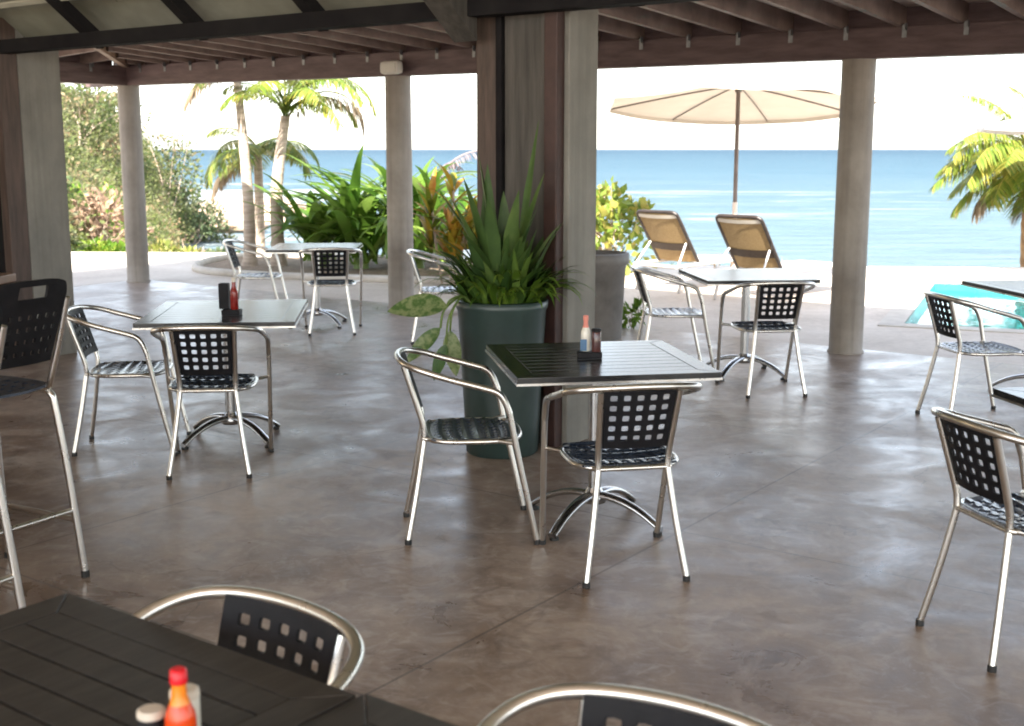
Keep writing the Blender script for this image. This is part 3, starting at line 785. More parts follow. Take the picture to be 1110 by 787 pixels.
# ------------------------------------------------------------------ bar stools and counter
def make_stool():
    t = thing('bar_stool', 'x', 'bar stool', group='bar stools along the counter')
    for s in (-1, 1):
        for f in (-1, 1):
            m = MB(); m.tube(spline([(s * .235, f * .225, .012), (s * .205, f * .20, .42), (s * .182, f * .178, .68), (s * .176, f * .168, .725), (s * .172, f * .14, .742), (s * .17, f * .10, .744)], 5), .0135, 12)
            o = m.build('leg', 'aluminium', t)
            m = MB(); m.lathe([(.016, 0), (.016, .02), (.0145, .025)], (s * .235, f * .225, 0), 12); m.build('foot_cap', 'rubber', o)
    for f in (-1, 1):
        m = MB(); m.tube([(-.211, f * .205, .30 + .03 * f), (.211, f * .205, .30 + .03 * f)], .011, 10); m.build('footrest', 'aluminium', t)
        m = MB(); m.tube([(f * .218, -.21, .23), (f * .218, .21, .23)], .011, 10); m.build('footrest', 'aluminium', t)
    m = MB()
    for s in (-1, 1): m.tube([(s * .17, -.101, .744), (s * .17, .101, .744)], .0135, 12)
    m.tube([(-.17, -.09, .744), (.17, -.09, .744)], .011, 10); m.tube([(-.17, .09, .744), (.17, .09, .744)], .011, 10)
    m.build('seat_frame', 'aluminium', t)
    def smap(a, b, w):
        x, y = 2 * a - 1, 2 * b - 1
        xx = x * math.sqrt(1 - .22 * y * y); yy = y * math.sqrt(1 - .22 * x * x)
        return Vector((xx * .195, yy * .19, .768 - .008 * (1 - x * x) - w * .010))
    m = MB(); perforated(m, 6, 6, smap, .42, 1); m.build('seat', 'seat_plastic', t)
    for s in (-1, 1):
        m = MB(); m.tube(spline([(s * .15, -.12, .745), (s * .165, -.17, .757), (s * .158, -.20, .80), (s * .164, -.245, .93), (s * .172, -.295, 1.10)], 5), .0125, 12)
        m.build('back_post', 'aluminium', t)
    NU, NV = 7, 6
    def bmap(a, b, w):
        z = .865 + b * .315
        x0 = 2 * a - 1
        hw = .142 + b * .024
        top = max(0, b - .80) / .20; hw *= (1 - .10 * top * top)
        z -= .018 * max(0, b - .7) / .3 * x0 ** 4
        y = -.215 - (z - .865) / .315 * .108 - .02 * (1 - x0 * x0)
        return Vector((x0 * hw, y + (.5 - w) * .012, z))
    m = MB(); perforated(m, NU, NV, bmap, .44, 1, skip=lambda i, j: j >= 4, cut=lambda i, j: j == 5 and 2 <= i <= 4); m.build('backrest', 'black_plastic', t)
    return t
st0 = make_stool(); sfirst = [True]
for x, y, th, lab in ((-1.965, 4.415, 150, 'bar stool with its whole perforated black backrest showing at the left'),
                      (-1.895, 3.68, 150, 'bar stool cut by the left edge, only its curved tube and leg showing')):
    o = st0 if sfirst[0] else dup(st0); sfirst[0] = False
    o.location = (x, y, 0); o.rotation_euler = (0, 0, R(th - 90)); o['label'] = lab
ct = thing('bar_counter', 'dark wooden bar counter at the left edge behind the stools', 'counter', (-2.80, 4.35, 0), R(-5))
m = MB(); m.box((-.12, 0, .50), (.45, 3.0, 1.0), None, .005); m.build('body', 'counter_wood', ct)
m = MB(); m.box((-.06, 0, 1.022), (.66, 3.1, .04), None, .006); m.build('countertop', 'counter_wood', ct)

# ------------------------------------------------------------------ condiments
def bottle(loc, label, h, r, body, neck, cap, group=None):
    t = thing('sauce_bottle', label, 'bottle', loc, group='condiments on the tables')
    m = MB(); m.lathe([(r * .9, 0), (r, .006), (r, h * .50), (r * .94, h * .56), (r * .66, h * .66)], (0, 0, 0), 24, cap=True); m.build('body', body, t)
    m = MB(); m.lathe([(r * .66, h * .66), (r * .50, h * .74), (r * .46, h * .86)], (0, 0, 0), 20); m.build('neck', neck, t)
    m = MB(); m.lathe([(r * .55, h * .86), (r * .57, h * .88), (r * .54, h * .985), (r * .40, h)], (0, 0, 0), 20); m.build('cap', cap, t)
    return t
def shaker(loc, label, h, r, body, cap):
    t = thing('shaker', label, 'shaker', loc, group='condiments on the tables')
    m = MB(); m.lathe([(r * .95, 0), (r, .004), (r, h * .84), (r * .95, h * .86)], (0, 0, 0), 24); m.build('body', body, t)
    m = MB(); m.lathe([(r * 1.0, h * .86), (r * 1.03, h * .88), (r * 1.0, h * .97), (r * .8, h)], (0, 0, 0), 24); m.build('lid', cap, t)
    return t
Z = .7405
# lower left table
bottle((-.480, 1.648, Z), 'orange-red sauce bottle with bright red cap on the nearest slatted table', .155, .0225, 'bottle_orange', 'bottle_neck', 'cap_red')
shaker((-.528, 1.666, Z), 'short black shaker with cream lid beside the orange sauce bottle', .085, .0205, 'black_plastic', 'cap_cream')
shaker((-.488, 1.702, Z), 'milky glass shaker standing behind the orange sauce bottle', .10, .022, 'glass_milk', 'cap_cream')
# centre table
cx, cy = .325, 5.20
m = MB(); m.box((0, 0, .013), (.105, .075, .026), None, .005)
tag(m.build('condiment_tray', 'black_plastic', loc=(cx + .012, cy + .012, Z)), 'low black condiment tray on the table before the green pot', 'tray', 'condiments on the tables')
bottle((cx - .005, cy + .03, Z + .027), 'clear bottle with pink cap and blue label on the centre table', .155, .021, 'glass_milk', 'paper_pink', 'paper_pink')
shaker((cx + .04, cy + .012, Z + .027), 'dark glass shaker with black lid on the centre table', .10, .021, 'glass_dark', 'black_plastic')
m = MB(); m.box((0, 0, .03), (.028, .004, .05), None, .001)
tag(m.build('sugar_packet', 'paper_blue', loc=(cx - .016, cy - .006, Z + .027)), 'small blue packet standing in the centre table condiment tray', 'packet', 'condiments on the tables')
# left table
lx, ly = -1.530, 6.60
m = MB(); m.box((0, 0, .015), (.10, .075, .03), None, .005)
tag(m.build('condiment_tray', 'black_plastic', loc=(lx, ly, Z)), 'low black condiment tray under the tall red bottle', 'tray', 'condiments on the tables')
bottle((lx + .018, ly - .01, Z + .031), 'tall red sauce bottle on the table at left of the room', .175, .022, 'bottle_red', 'bottle_red', 'cap_cream')
m = MB(); m.box((0, 0, .07), (.055, .05, .14), None, .006)
tag(m.build('menu_holder', 'black_plastic', loc=(lx - .042, ly + .02, Z + .031)), 'upright black napkin holder beside the tall red bottle', 'holder', 'condiments on the tables')

# ------------------------------------------------------------------ plants
def strap(mb, base, az, L, wd, lean, droop, seg=9, fold=.25, tipw=.04, twist=0.0, tmax=.45):
    """one long leaf: starts at angle lean from vertical and bends over by droop"""
    d = Vector((math.cos(az), math.sin(az), 0)); s = Vector((-d.y, d.x, 0))
    p = Vector(base); pts = []
    for i in range(seg + 1):
        f = i / seg
        th = lean + droop * f ** 1.6
        k = math.sin(math.pi * min(1, f / tmax * .5)) if f < tmax else (1 - (f - tmax) / (1 - tmax)) ** .75
        k = max(k, tipw) if f < 1 else .02
        if f < tmax: k = max(k, .45)
        sd = s * math.cos(twist * f) + Vector((0, 0, math.sin(twist * f)))
        up = d * (-math.cos(th)) + Vector((0, 0, math.sin(th)))
        c = p.copy(); w_ = wd * k / 2
        pts.append((c - sd * w_ + up * w_ * fold, c, c + sd * w_ + up * w_ * fold))
        p = p + (d * math.sin(th) + Vector((0, 0, math.cos(th)))) * L / seg
    vs = [q for t3 in pts for q in t3]
    fs = []
    for i in range(seg): fs += [(3 * i, 3 * i + 1, 3 * i + 4, 3 * i + 3), (3 * i + 1, 3 * i + 2, 3 * i + 5, 3 * i + 4)]
    mb.add(vs, fs, True)
def leafq(mb, p, d, n_, L, W):
    """pointed leaf of two folded quads"""
    s = d.cross(n_).normalized()
    a, b, c = p, p + d * L * .5, p + d * L
    mb.add([a, b - s * W / 2 + n_ * W * .12, c, b + s * W / 2 + n_ * W * .12, b], [(0, 1, 4), (1, 2, 4), (2, 3, 4), (3, 0, 4)], True)
def rdir(r, zmin=-1):
    while True:
        v = Vector((r.uniform(-1, 1), r.uniform(-1, 1), r.uniform(-1, 1)))
        if .05 < v.length < 1 and v.z > zmin: return v.normalized()

# big dark green pot
GP = Vector((-.055, 6.50, 0))
gp = thing('green_planter', 'tall round dark green planter at the foot of the pier', 'planter', GP)
m = MB(); m.lathe([(.186, 0), (.196, .01), (.204, .18), (.224, .55), (.238, .78), (.248, .80), (.25, .835), (.236, .84), (.225, .80), (.215, .78)], (0, 0, 0), 40, cap=False)
m.add([(.185 * math.cos(a), .185 * math.sin(a), .002) for a in [i * .3 for i in range(21)]], [tuple(range(21))]); m.build('pot', 'pot_green', gp)
m = MB(); m.lathe([(.218, .775), (.21, .785), (.1, .80), (.01, .805)], (0, 0, 0), 24); m.build('potting_soil', 'soil', gp)
pp = thing('potted_plant', 'dark sword-leaved plant with ferns growing in the green planter', 'plant', (GP.x, GP.y, .79))
r = random.Random(3); m = MB()
for az, L, wd, lean, dr in ((175, .80, .10, .10, .08), (20, .72, .095, .36, .05), (200, .62, .085, .45, .2), (185, .72, .07, .70, .1), (100, .6, .09, .1, .1), (300, .62, .09, .15, .2), (250, .60, .085, .25, .2),
                            (150, .60, .075, .40, .3), (15, .66, .06, .80, .25), (55, .98, .05, .26, .04), (350, .5, .08, .5, .35), (225, .48, .08, .6, .4), (120, .55, .07, .4, .3), (275, .5, .08, .35, .3), (180, .55, .07, .95, .3), (340, .55, .07, .3, .2), (205, .7, .08, .30, .12), (265, .74, .085, .08, .1), (240, .5, .08, .12, .1)):
    strap(m, (r.uniform(-.08, .08), r.uniform(-.08, .08), 0), R(az + r.uniform(-8, 8)), L * 1.04, wd * 1.08, lean * .75, dr, 8, .3, .04, r.uniform(-.7, .7), .62)
for i in range(46):
    az = r.uniform(0, 6.28); rr = r.uniform(.02, .16)
    strap(m, (rr * math.cos(az), rr * math.sin(az), 0), az + r.uniform(-.5, .5), r.uniform(.28, .52), r.uniform(.05, .085), r.uniform(.05, .65), r.uniform(.1, .8), 7, .3, .04, r.uniform(-.6, .6), .55)
m.build('sword_leaves', 'leaf_pot_tall', pp, recalc=False)
m = MB()
for i in range(150):
    az = r.uniform(0, 2 * math.pi); rr = r.uniform(.03, .2)
    strap(m, (rr * math.cos(az), rr * math.sin(az), 0), az + r.uniform(-.6, .6), r.uniform(.20, .40), r.uniform(.030, .058), r.uniform(.05, .7), r.uniform(.4, 1.5), 6, .25)
m.build('foliage', 'leaf_pot', pp, recalc=False)
m = MB()
for i in range(90):
    az = r.choice((-.5, -.2, .1, .35, -1.3, -1.7, 3.4, -.9)) + r.uniform(-.4, .4); rr = r.uniform(.14, .21)
    strap(m, (rr * math.cos(az), rr * math.sin(az), .03), az + r.uniform(-.4, .4), r.uniform(.16, .40), r.uniform(.024, .044), r.uniform(.3, .9), r.uniform(1.6, 2.6), 7, .2)
m.build('fern_fronds', 'leaf_fern', pp, recalc=False)
vp = thing('variegated_plant', 'pale spotted leaves hanging at the left of the green planter', 'plant', (GP.x - .16, GP.y - .12, .80))
m = MB(); ms = MB()
def blade(mb, base, d, nrm, L, W, curl=.25):
    d = Vector(d).normalized(); nrm = Vector(nrm); nrm = (nrm - d * nrm.dot(d)).normalized(); sd = d.cross(nrm); seg = 10; vs = []
    for i in range(seg + 1):
        f = i / seg; w_ = W / 2 * max(.03, math.sin(math.pi * f ** .8) ** .75); c = Vector(base) + d * L * f - nrm * curl * L * f * f
        vs += [c - sd * w_ + nrm * w_ * .22, c, c + sd * w_ + nrm * w_ * .22]
    fs = []
    for i in range(seg): fs += [(3 * i, 3 * i + 1, 3 * i + 4, 3 * i + 3), (3 * i + 1, 3 * i + 2, 3 * i + 5, 3 * i + 4)]
    mb.add(vs, fs, True)
V0 = Vector((GP.x - .16, GP.y - .12, .80))
for base, d, L, W, nr in (((-.335, 6.25, .835), (-1, -.05, -.02), .31, .15, (-.1, -.72, .68)), ((-.37, 6.24, .72), (-.72, -.1, -.66), .26, .085, (-.3, -.9, .3)), ((-.32, 6.22, .71), (.12, -.15, -1), .24, .095, (-.1, -1, .15)), ((-.34, 6.2, .64), (-.35, -.1, -.9), .2, .07, (-.3, -.9, .1))):
    p = Vector(base) - V0; blade(m, p, d, nr, L, W, .12)
    ms.tube(spline([(.02, .02, -.01), (-.04, -.02, .07), (p.x * .85, p.y, max(p.z + .03, p.z * .4 + .05)), p], 5), .006, 6)
m.build('leaves', 'leaf_varieg', vp, recalc=False)
ms.build('stems', 'stem_green', vp)

# stone planter by the terrace table
sp = thing('stone_planter', 'grey brown tapered stone planter beside the pier', 'planter', (.735, 10.58, 0))
m = MB(); m.lathe([(.22, 0), (.225, .01), (.255, .64), (.285, .66), (.285, .745), (.262, .75), (.25, .70), (.235, .60)], (0, 0, 0), 36, cap=False)
m.add([(.225 * math.cos(a), .225 * math.sin(a), .003) for a in [i * .3 for i in range(21)]], [tuple(range(21))]); m.build('pot', 'pot_stone', sp)
m = MB(); m.lathe([(.245, .66), (.12, .675), (.01, .68)], (0, 0, 0), 24); m.build('potting_soil', 'soil', sp)

# giant lilies in the bed
def lily(x, y, n_, L, seed, label, spread=.2):
    r = random.Random(seed)
    t = thing('giant_lily', label, 'plant', (x, y, .03), group='giant lilies in the planting bed')
    m = MB()
    for i in range(n_):
        az = r.uniform(0, 2 * math.pi); f = (i + .5) / n_
        lean = .12 + .85 * f + r.uniform(-.1, .12); l = L * r.uniform(.75, 1.1) * (1 - .22 * abs(f - .4))
        strap(m, (r.uniform(-spread, spread), r.uniform(-spread, spread), r.uniform(.05, .30)), az, l, r.uniform(.12, .20), lean, r.uniform(.9, 2.1), 11, .30, .04, r.uniform(-.5, .5))
    m.build('leaves', 'leaf_crinum', t, recalc=False)
    m = MB(); m.lathe([(.11, 0), (.09, .2), (.03, .42)], (0, 0, 0), 12); m.build('stem', 'stem_green', t)
lily(-2.05, 16.55, 60, 1.75, 11, 'giant lily with long arching leaves behind the far table')
lily(-2.65, 16.8, 40, 1.6, 12, 'giant lily spreading low leaves towards the palm trunks')
lily(-1.30, 16.6, 55, 1.8, 13, 'tall giant lily directly left of the middle round column')
lily(-.80, 16.3, 40, 1.5, 14, 'giant lily with drooping leaves right behind the middle round column')
lily(-1.65, 17.3, 45, 1.85, 15, 'tallest giant lily at the back of the clump')

def bush(name, label, x, y, z, rx, rz_, n_, L, W, mat, seed, group=None, clumps=9, twigs=14, gz=None, shell=.45):
    r = random.Random(seed)
    t = thing(name, label, 'bush', (x, y, z), group=group)
    cl = []
    for i in range(clumps):
        d = rdir(r, -.2); cl.append((Vector((d.x * rx * .62, d.y * rx * .62, rz_ * (.5 + .38 * d.z))), r.uniform(.28, .5)))
    m = MB()
    for i in range(n_):
        c, cr = r.choice(cl); d = rdir(r, -.6)
        p = c + Vector((d.x * rx * cr, d.y * rx * cr, d.z * rz_ * cr * .8)) * (r.uniform(shell, 1))
        if p.z < .02: p.z = r.uniform(.02, .15)
        ld = (d + rdir(r) * .8 + Vector((0, 0, .1))).normalized(); nn = (ld.cross(rdir(r))).normalized()
        leafq(m, p, ld, nn, L * r.uniform(.6, 1.2), W * r.uniform(.6, 1.2))
    m.build('foliage', mat, t, recalc=False)
    m = MB()
    for i in range(twigs):
        c, cr = r.choice(cl); e = c + rdir(r, -.1) * rx * cr * 1.05
        m.tube(spline([(r.uniform(-.1, .1) * rx, r.uniform(-.1, .1) * rx, 0), c * .55 + rdir(r) * rx * .1, e], 4), [.02 * rx * (1 - .85 * q / 8) + .003 for q in range(9)], 5)
    m.build('stems', 'twig', t)
    return t
def strapbush(name, label, x, y, n_, L, W, mat, seed, stems=7, h=.8, rad=.35):
    r = random.Random(seed); t = thing(name, label, 'bush', (x, y, .03)); m = MB(); ms = MB()
    for k in range(stems):
        a = r.uniform(0, 6.28); bx, by = rad * math.cos(a) * r.uniform(.2, 1), rad * math.sin(a) * r.uniform(.2, 1); hh = h * r.uniform(.5, 1.05)
        ms.tube(spline([(bx * .5, by * .5, 0), (bx * .8, by * .8, hh * .5), (bx, by, hh)], 4), .013, 6)
        for i in range(n_):
            strap(m, (bx, by, hh * r.uniform(.35, 1)), r.uniform(0, 6.28), L * r.uniform(.6, 1.1), W * r.uniform(.7, 1.2), r.uniform(.15, 1.2), r.uniform(.3, 1.1), 6, .3)
    m.build('foliage', mat, t, recalc=False); ms.build('stems', 'twig', t); return t
strapbush('croton', 'yellow and orange croton bush right of the middle round column', -.72, 14.6, 16, .48, .085, 'leaf_croton', 21, 10, 1.15, .42)
strapbush('croton', 'small green and yellow croton left of the potted plant', -.30, 15.0, 14, .42, .08, 'leaf_croton', 22, 8, .8, .35)
bush('sea_grape_bush', 'yellow green round leaved bush behind the stone planter', 1.35, 16.4, 0, .75, 1.05, 700, .14, .12, 'leaf_seagrape', 31, clumps=10)
bush('green_bush', 'small bright green plant at the foot of the stone planter', 1.12, 11.2, 0, .12, .24, 90, .10, .045, 'leaf_fern', 32, clumps=5, twigs=6)

# ------------------------------------------------------------------ palms
def frond(mb, base, az, L, rise, droop, nl=26, ll=.34, lw=.028, hang=.35, r=None, twist=0.0):
    r = r or rnd
    d = Vector((math.cos(az), math.sin(az), 0)); s = Vector((-d.y, d.x, 0)); p = Vector(base); pts = []; tang = []
    seg = 14
    for i in range(seg + 1):
        f = i / seg; th = rise - droop * f ** 1.25
        t = d * math.cos(th) + Vector((0, 0, math.sin(th))); pts.append(p.copy()); tang.append(t); p = p + t * L / seg
    mb.tube(pts, [.018 * (1 - .85 * i / seg) + .002 for i in range(seg + 1)], 5)
    for i in range(nl):
        f = .12 + .88 * i / (nl - 1); q = f * seg; k = min(seg - 1, int(q)); c = pts[k].lerp(pts[k + 1], q - k); t = tang[k]
        l = ll * (math.sin(math.pi * (.12 + .80 * f)) ** .7) * r.uniform(.8, 1.1)
        up = s.cross(t).normalized() * -1
        for sd in (-1, 1):
            dirv = (t * .55 + s * sd * .85 + Vector((0, 0, -hang)) + rdir(r) * .12).normalized()
            dir2 = (dirv + Vector((0, 0, -hang * 1.2))).normalized()
            w_ = lw * r.uniform(.8, 1.15); sv = dirv.cross(Vector((0, 0, 1)) + t * .3).normalized() * w_ / 2
            a = c; b = c + dirv * l * .5; e = b + dir2 * l * .5
            mb.add([a - sv * .6, a + sv * .6, b + sv, b - sv, e], [(0, 1, 2, 3), (3, 2, 4)], True)
def palm(name, label, x, y, z, path, r0, r1, fr, mat, dry, seed, bark='trunk_bark', shaft=True, **kw):
    """path: trunk centre line offsets; fr: list of (az, L, rise, droop); dry: same for dry fronds"""
    r = random.Random(seed); t = thing(name, label, 'palm tree', (x, y, z), group='palms by the terrace')
    pts = spline(path, 8); n = len(pts); rr = []
    for i in range(n):
        f = i / (n - 1); ringed = 1 + .05 * math.sin(i * 2.6); rr.append((r0 * (1 - f) + r1 * f) * ringed * (1 + .35 * max(0, .08 - f) / .08))
    m = MB(); m.tube(pts, rr, 14); m.build('trunk', bark, t)
    top = pts[-1]
    m = MB()
    for az, L, ri, dr in fr: frond(m, top + Vector((0, 0, r.uniform(-.06, .1))), R(az), L, R(ri), R(dr), r=r, **kw)
    m.build('crown', mat, t, recalc=False)
    if dry:
        m = MB()
        for az, L, ri, dr in dry: frond(m, top + Vector((0, 0, -.08)), R(az), L, R(ri), R(dr), r=r, **dict(kw, hang=.9))
        m.build('dry_fronds', 'frond_dry', t, recalc=False)
    return t
def ring(r, n, L, rise, droop, az0=0):
    return [(az0 + i * 360 / n + r.uniform(-14, 14), L * r.uniform(.8, 1.12), rise + r.uniform(-18, 18), droop + r.uniform(-15, 20)) for i in range(n)]
r = random.Random(5)
palm('palm_tree', 'slender palm with smooth pale trunk, leftmost of the two tall palms', -3.66, 17.0, .03, [(0, 0, 0), (.01, 0, .8), (-.03, 0, 1.7), (-.10, 0, 2.75)], .095, .052,
     ring(r, 9, 1.25, 40, 105), 'frond_green', [(185, .9, -5, 70)], 41, nl=40, lw=.022)
palm('palm_tree', 'palm with swollen trunk and a long frond arching to the right', -3.26, 17.0, .03, [(0, 0, 0), (.0, 0, .9), (.05, 0, 1.4), (.16, 0, 2.05)], .10, .065,
     [(10, 1.65, 62, 150), (-20, 1.45, 55, 125), (40, 1.4, 60, 110), (80, 1.2, 60, 100), (140, 1.1, 60, 110), (200, 1.0, 50, 110), (260, 1.1, 60, 110), (310, 1.1, 65, 120), (100, 1.1, 80, 70), (-5, 1.1, 75, 120), (20, 1.2, 40, 120), (175, 1.1, 70, 110), (330, 1.1, 35, 110)], 'frond_bright', [(5, 1.55, 60, 165)], 42, nl=58, ll=.40, lw=.019)
palm('palm_tree', 'short bushy palm behind the two tall palm trunks', -3.85, 18.6, .0, [(0, 0, 0), (.02, 0, .8), (.02, 0, 1.55)], .085, .06,
     ring(r, 11, 1.05, 42, 115, 15), 'frond_green', [(190, .95, 0, 90), (160, .9, 10, 95)], 43, nl=56, ll=.36, lw=.019)
palm('palm_tree', 'coconut palm with yellow green fronds at the right edge', 8.0, 18.8, -.3, [(0, 0, 0), (-.05, 0, .8), (-.06, 0, 1.62)], .13, .11,
     [(185, 1.5, 35, 85), (205, 1.45, 20, 80), (165, 1.4, 50, 95), (150, 1.3, 10, 70), (230, 1.4, 35, 90), (260, 1.3, 20, 80), (285, 1.4, 40, 90), (110, 1.5, 60, 80), (60, 1.5, 50, 80), (20, 1.5, 45, 80), (340, 1.5, 40, 80), (310, 1.4, 10, 70), (195, 1.0, -10, 60), (240, 1.0, -10, 60), (95, 1.7, 75, 60), (190, 1.7, 68, 70), (150, 1.5, 75, 60), (178, 1.6, 22, 75), (192, 1.55, 48, 100), (212, 1.5, 40, 95), (222, 1.4, 5, 75), (172, 1.35, 0, 70), (200, 1.6, 60, 95), (245, 1.4, 30, 95), (158, 1.5, 30, 85)], 'frond_bright', [(183, 1.15, 5, 95), (235, .7, -40, 40)], 44, 'trunk_brown', nl=76, ll=.52, lw=.022)
dp = thing('dried_palm', 'small palm with grey dead frond arching above the croton', 'palm tree', (-1.15, 17.4, .0), group='palms by the terrace')
m = MB(); m.tube(spline([(0, 0, 0), (0, 0, .5), (.03, 0, 1.1)], 5), .05, 10); m.build('trunk', 'trunk_bark', dp)
m = MB(); r = random.Random(9)
frond(m, (.03, 0, 1.1), R(-4), 1.25, R(62), R(95), 34, .22, .02, .6, r); frond(m, (.03, 0, 1.05), R(150), .8, R(40), R(110), 22, .22, .02, .6, r); frond(m, (.03, 0, 1.1), R(60), .9, R(60), R(100), 24, .22, .02, .6, r)
m.build('dry_fronds', 'frond_dead', dp, recalc=False)

# ------------------------------------------------------------------ loungers, umbrellas
def make_lounger():
    t = thing('sun_lounger', 'x', 'sun lounger', group='sun loungers facing the sea')
    W = .31
    m = MB()
    for s in (-1, 1): m.tube(spline([(s * W, -.45, .30), (s * W, 0, .31), (s * W, .8, .31), (s * W, 1.35, .30)], 4), .02, 10)
    m.tube([(-W, 1.35, .30), (W, 1.35, .30)], .02, 10); m.tube([(-W, -.45, .30), (W, -.45, .30)], .02, 10)
    m.build('bed_frame', 'lounge_grey', t)
    for s in (-1, 1):
        for y0, y1 in ((-.30, -.40), (1.12, 1.22)):
            m = MB(); m.tube([(s * W, y0, .30), (s * W, y1, .0)], .018, 8); m.build('leg', 'lounge_grey', t)
    def slab_(n_, fn, mname, mat, par):
        m = MB(); vs = []
        for i in range(n_ + 1):
            for s in (-1, -.33, .33, 1): vs.append(fn(i / n_, s))
        fs = [(4 * i + k, 4 * i + k + 1, 4 * i + 5 + k, 4 * i + 4 + k) for i in range(n_) for k in range(3)]
        lo = [Vector(v) - Vector((0, 0, .006)) for v in vs]
        m.add(vs, fs, True); m.add(lo, [tuple(reversed(f)) for f in fs], True)
        return m.build(mname, mat, par)
    slab_(8, lambda f, s: Vector((s * (W - .015), .03 + f * 1.28, .322 - .03 * math.sin(math.pi * f) * (1 - s * s))), 'bed_sling', 'lounge_grey', t)
    bt = Vector((0, -.50, .66)).normalized()     # direction up the back
    Lb = .75
    def bp(a, f): return Vector((a, bt.y * Lb * f, .325 + bt.z * Lb * f))
    m = MB(); r_ = .07
    m.tube(spline([bp(-W + .02, 0), bp(-W + .02, .5), bp(-W + .02, .90), bp(-W + .045, .975), bp(-W + .10, 1), bp(0, 1), bp(W - .10, 1), bp(W - .045, .975), bp(W - .02, .90), bp(W - .02, .5), bp(W - .02, 0)], 5), .021, 10)
    bf = m.build('backrest_frame', 'lounge_frame', t)
    m = MB()
    nrm = Vector((0, bt.z, -bt.y))
    def quadp(f0, f1, mat, nm, off=0.0):
        m = MB(); N_ = 6; vs = []
        for i in range(N_ + 1):
            f = f0 + (f1 - f0) * i / N_
            for a in (-1, -.5, 0, .5, 1): vs.append(bp(a * (W - .035), f) - nrm * (.02 * (1 - a * a) + off))
        fs = [(5 * i + k, 5 * i + k + 1, 5 * i + 6 + k, 5 * i + 5 + k) for i in range(N_) for k in range(4)]
        m.add(vs, fs, True); m.add([v - nrm * .005 for v in vs], [tuple(reversed(f)) for f in fs], True)
        return m.build(nm, mat, t)
    quadp(.02, .985, 'sling_tan', 'back_sling'); quadp(.26, .40, 'sling_dark', 'back_strap', .008); quadp(.90, .965, 'cap_cream', 'head_band', .008)
    for s in (-1, 1):
        m = MB(); m.tube([bp(s * (W - .05), .42) - nrm * .03, (s * W, -.42, .31)], .011, 8); m.build('strut', 'white_paint', t)
    return t
l0 = make_lounger()
for i, (x, y, th, lab) in enumerate(((2.74, 13.45, 45, 'sun lounger nearest the right round column, tan sling back raised'), (1.98, 14.45, 45, 'sun lounger beside the yellow green bush, tan sling back raised'))):
    o = l0 if i == 0 else dup(l0); o.location = (x, y, 0); o.rotation_euler = (0, 0, R(th - 90)); o['label'] = lab
def make_umbrella(label, x, y, rad, ztop, hgt, tilt, taz, fab, rot):
    t = thing('beach_umbrella', label, 'umbrella', (x, y, 0), group='beach umbrellas')
    ax = Vector((math.cos(taz) * math.sin(tilt), math.sin(taz) * math.sin(tilt), math.cos(tilt)))
    q = Vector((0, 0, 1)).rotation_difference(ax).to_matrix()
    foot = Vector((0, 0, 0)); top = Vector((ax.x * ztop * .35, ax.y * ztop * .35, ztop))
    mid = foot.lerp(top, .42)
    m = MB(); m.tube([foot, mid], .030, 10); m.build('pole', 'pole_light', t)
    m = MB(); m.tube([mid, top], .026, 10); m.build('pole', 'pole_wood', t)
    def cp(a, f):
        k = (a / (math.pi / 4)) % 1.0; sag = math.cos(math.pi * (k - .5)) * f * f
        rr = rad * f * .9239 / math.cos((k - .5) * math.pi / 4)
        return top + q @ Vector((rr * math.cos(a + rot), rr * math.sin(a + rot), -hgt * f ** 1.25 - .02 * sag))
    m = MB(); NA, NF = 64, 6; vs = []
    for j in range(NF + 1):
        for i in range(NA): vs.append(cp(2 * math.pi * i / NA, max(.015, j / NF)))
    fs = [(j * NA + i, j * NA + (i + 1) % NA, (j + 1) * NA + (i + 1) % NA, (j + 1) * NA + i) for j in range(NF) for i in range(NA)]
    m.add(vs, fs, True)
    val = [v - ax * .05 for v in vs[-NA:]]
    m.add(vs[-NA:] + val, [(i, (i + 1) % NA, NA + (i + 1) % NA, NA + i) for i in range(NA)], False)
    m.build('canopy', fab, t, recalc=False)
    m = MB(); m.lathe([(.01, 0), (.04, .01), (.045, .07), (.02, .09)], top - Vector((0, 0, .10)), 14); m.build('hub', 'pole_wood', t)
    m = MB(); m.lathe([(.02, 0), (.025, .02), (.005, .07)], top, 10); m.build('finial', 'pole_wood', t)
    for k in range(8):
        a = k * math.pi / 4
        m = MB(); m.tube([cp(a, .03 + .96 * i / 6) - ax * .014 for i in range(7)], .009, 6)
        m.build('rib', 'pole_wood', t)
    return t
make_umbrella('large tan umbrella with dark ribs above the two loungers', 2.68, 14.75, 1.62, 2.39, .22, R(6), R(80), 'canopy_tan', R(21))
make_umbrella('white umbrella reaching in at the right edge beside the palm', 7.45, 16.0, 1.45, 2.20, .32, R(2), R(0), 'canopy_white', R(8))

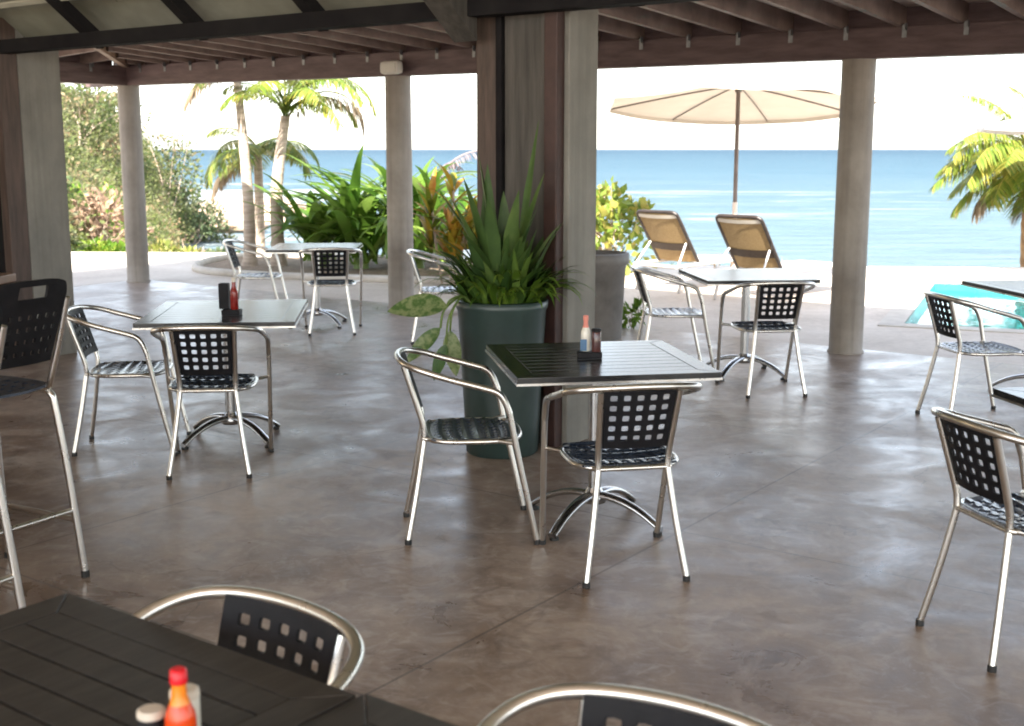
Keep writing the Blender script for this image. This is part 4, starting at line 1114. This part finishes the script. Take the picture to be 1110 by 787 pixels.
# ------------------------------------------------------------------ headland plants
def scatter_scrub(name, mat, seed, n_, cond, smin, smax, L, W, per, label):
    r = random.Random(seed); m = MB(); made = 0; tries = 0
    while made < n_ and tries < n_ * 60:
        tries += 1
        y = r.uniform(20, 77); x = -(4.5 + .2 * y) - r.uniform(0, 1) ** 1.6 * 30 * (.35 + y / 90)
        if not cond(x, y): continue
        z = ground_z(x, y)
        if z < -2.9: continue
        px = 555 + 1320 * x / y
        if px < -60 or px > 240: continue
        made += 1
        R0 = r.uniform(smin, smax); h = R0 * r.uniform(.75, 1.35)
        for k in range(per):
            d = rdir(r, -.3); f = r.uniform(.55, 1.05)
            p = Vector((x, y, z + h * .45)) + Vector((d.x * R0 * f, d.y * R0 * f, d.z * h * f * .75))
            ld = (d + rdir(r) * .9).normalized(); nn = ld.cross(rdir(r)).normalized()
            leafq(m, p, ld, nn, L * r.uniform(.6, 1.3), W * r.uniform(.6, 1.3))
    o = m.build(name, mat, recalc=False); tag(o, label, 'scrub', kind='stuff')
scatter_scrub('hillside_scrub', 'scrub_mixed', 51, 700, lambda x, y: True, .5, 1.5, .135, .075, 520, 'dense mixed green and dry scrub covering the headland slope')
BG = 'bushes on the headland'
for i, (px, Y, rx, h, mat, lab) in enumerate((
    (92, 27, 1.5, 1.9, 'scrub_bright', 'bright green leafy bush just right of the square pillar'),
    (72, 23.5, .55, .75, 'scrub_yellow', 'yellow green low bush at the foot of the square pillar'),
    (118, 24.5, .9, 1.5, 'scrub_dry', 'dry twiggy brown bush left of the leftmost round column'),
    (112, 22.5, .7, .55, 'scrub_bright', 'low green bush by the bright path left of the round column'),
    (176, 24, .8, .5, 'scrub_yellow', 'yellow bush just right of the leftmost round column'),
    (205, 27, .9, .42, 'scrub_dry', 'low dry bush beside the surf, halfway to the palms'),
    (238, 25, .8, .4, 'scrub_olive', 'olive low bush left of the palm trunks'),
    (82, 46, 2.4, 3.2, 'scrub_mixed', 'tall mixed green bush high on the headland at the left'),
    (100, 52, 2.6, 3.2, 'scrub_mixed', 'grey green bush on the headland crest left of the round column'),
    (170, 58, 2.7, 4.6, 'scrub_mixed', 'green bush on the headland crest right of the round column'),
    (192, 61, 2.3, 3.7, 'scrub_olive', 'dark bush stepping down the headland towards the sea'),
    (212, 63, 2.0, 2.8, 'scrub_mixed', 'last bush at the tip of the headland above the surf'))):
    x = (px - 555) / 1320 * (Y * .985 + .28); z = ground_z(x, Y)
    bush('bush', lab, x, Y, z - .1, rx, h, int(900 if Y < 40 else 2200), .10 + .0022 * Y, .055 + .0012 * Y, mat, 60 + i, BG, clumps=11, twigs=20 if 'dry' in mat else 10)
m = MB(); r = random.Random(77)
for i in range(900):
    x = r.uniform(.5, 5.2); y = 18.2 + r.gauss(0, .5) - .1 * x
    if noise.noise(Vector((x * 1.3, y * 1.3, 0))) < .05: continue
    strap(m, (x, y, ground_z(x, y)), r.uniform(0, 6.28), r.uniform(.15, .42), .018, r.uniform(.1, .7), r.uniform(.2, .9), 3, .1)
tag(m.build('beach_grass', 'scrub_yellow', recalc=False), 'thin tufts of beach grass along the sandy edge behind the loungers', 'grass', kind='stuff')
# rocks in the surf
rk = random.Random(8)
RL = ('flat brown rock in the surf below the headland tip', 'long tan reef rock in the surf left of the palms', 'small rock awash between headland and palm trunk', 'brown rock seen between the two palm trunks', 'low tan rock nearest the headland shore')
for i, (px, Y, s) in enumerate(((232, 78, 2.2), (262, 80, 3.2), (248, 72, 1.2), (286, 82, 2.4), (222, 70, 2.0))):
    x = (px - 555) / 1320 * (Y * .985 + .28); bm = bmesh.new(); bmesh.ops.create_icosphere(bm, subdivisions=3, radius=1)
    for v in bm.verts:
        v.co *= 1 + .35 * noise.noise(v.co * 1.3 + Vector((i * 5, 0, 0))) + .15 * noise.noise(v.co * 4 + Vector((i, 3, 0)))
        v.co = Vector((v.co.x * s * 1.5, v.co.y * s, v.co.z * s * .42))
    me = bpy.data.meshes.new('rock'); bm.to_mesh(me); bm.free(); me.materials.append(MATS['rock'])
    o = bpy.data.objects.new('rock', me); COL.objects.link(o); o.location = (x, Y, SEA_Z + .15); tag(o, RL[i], 'rock', 'rocks in the surf')
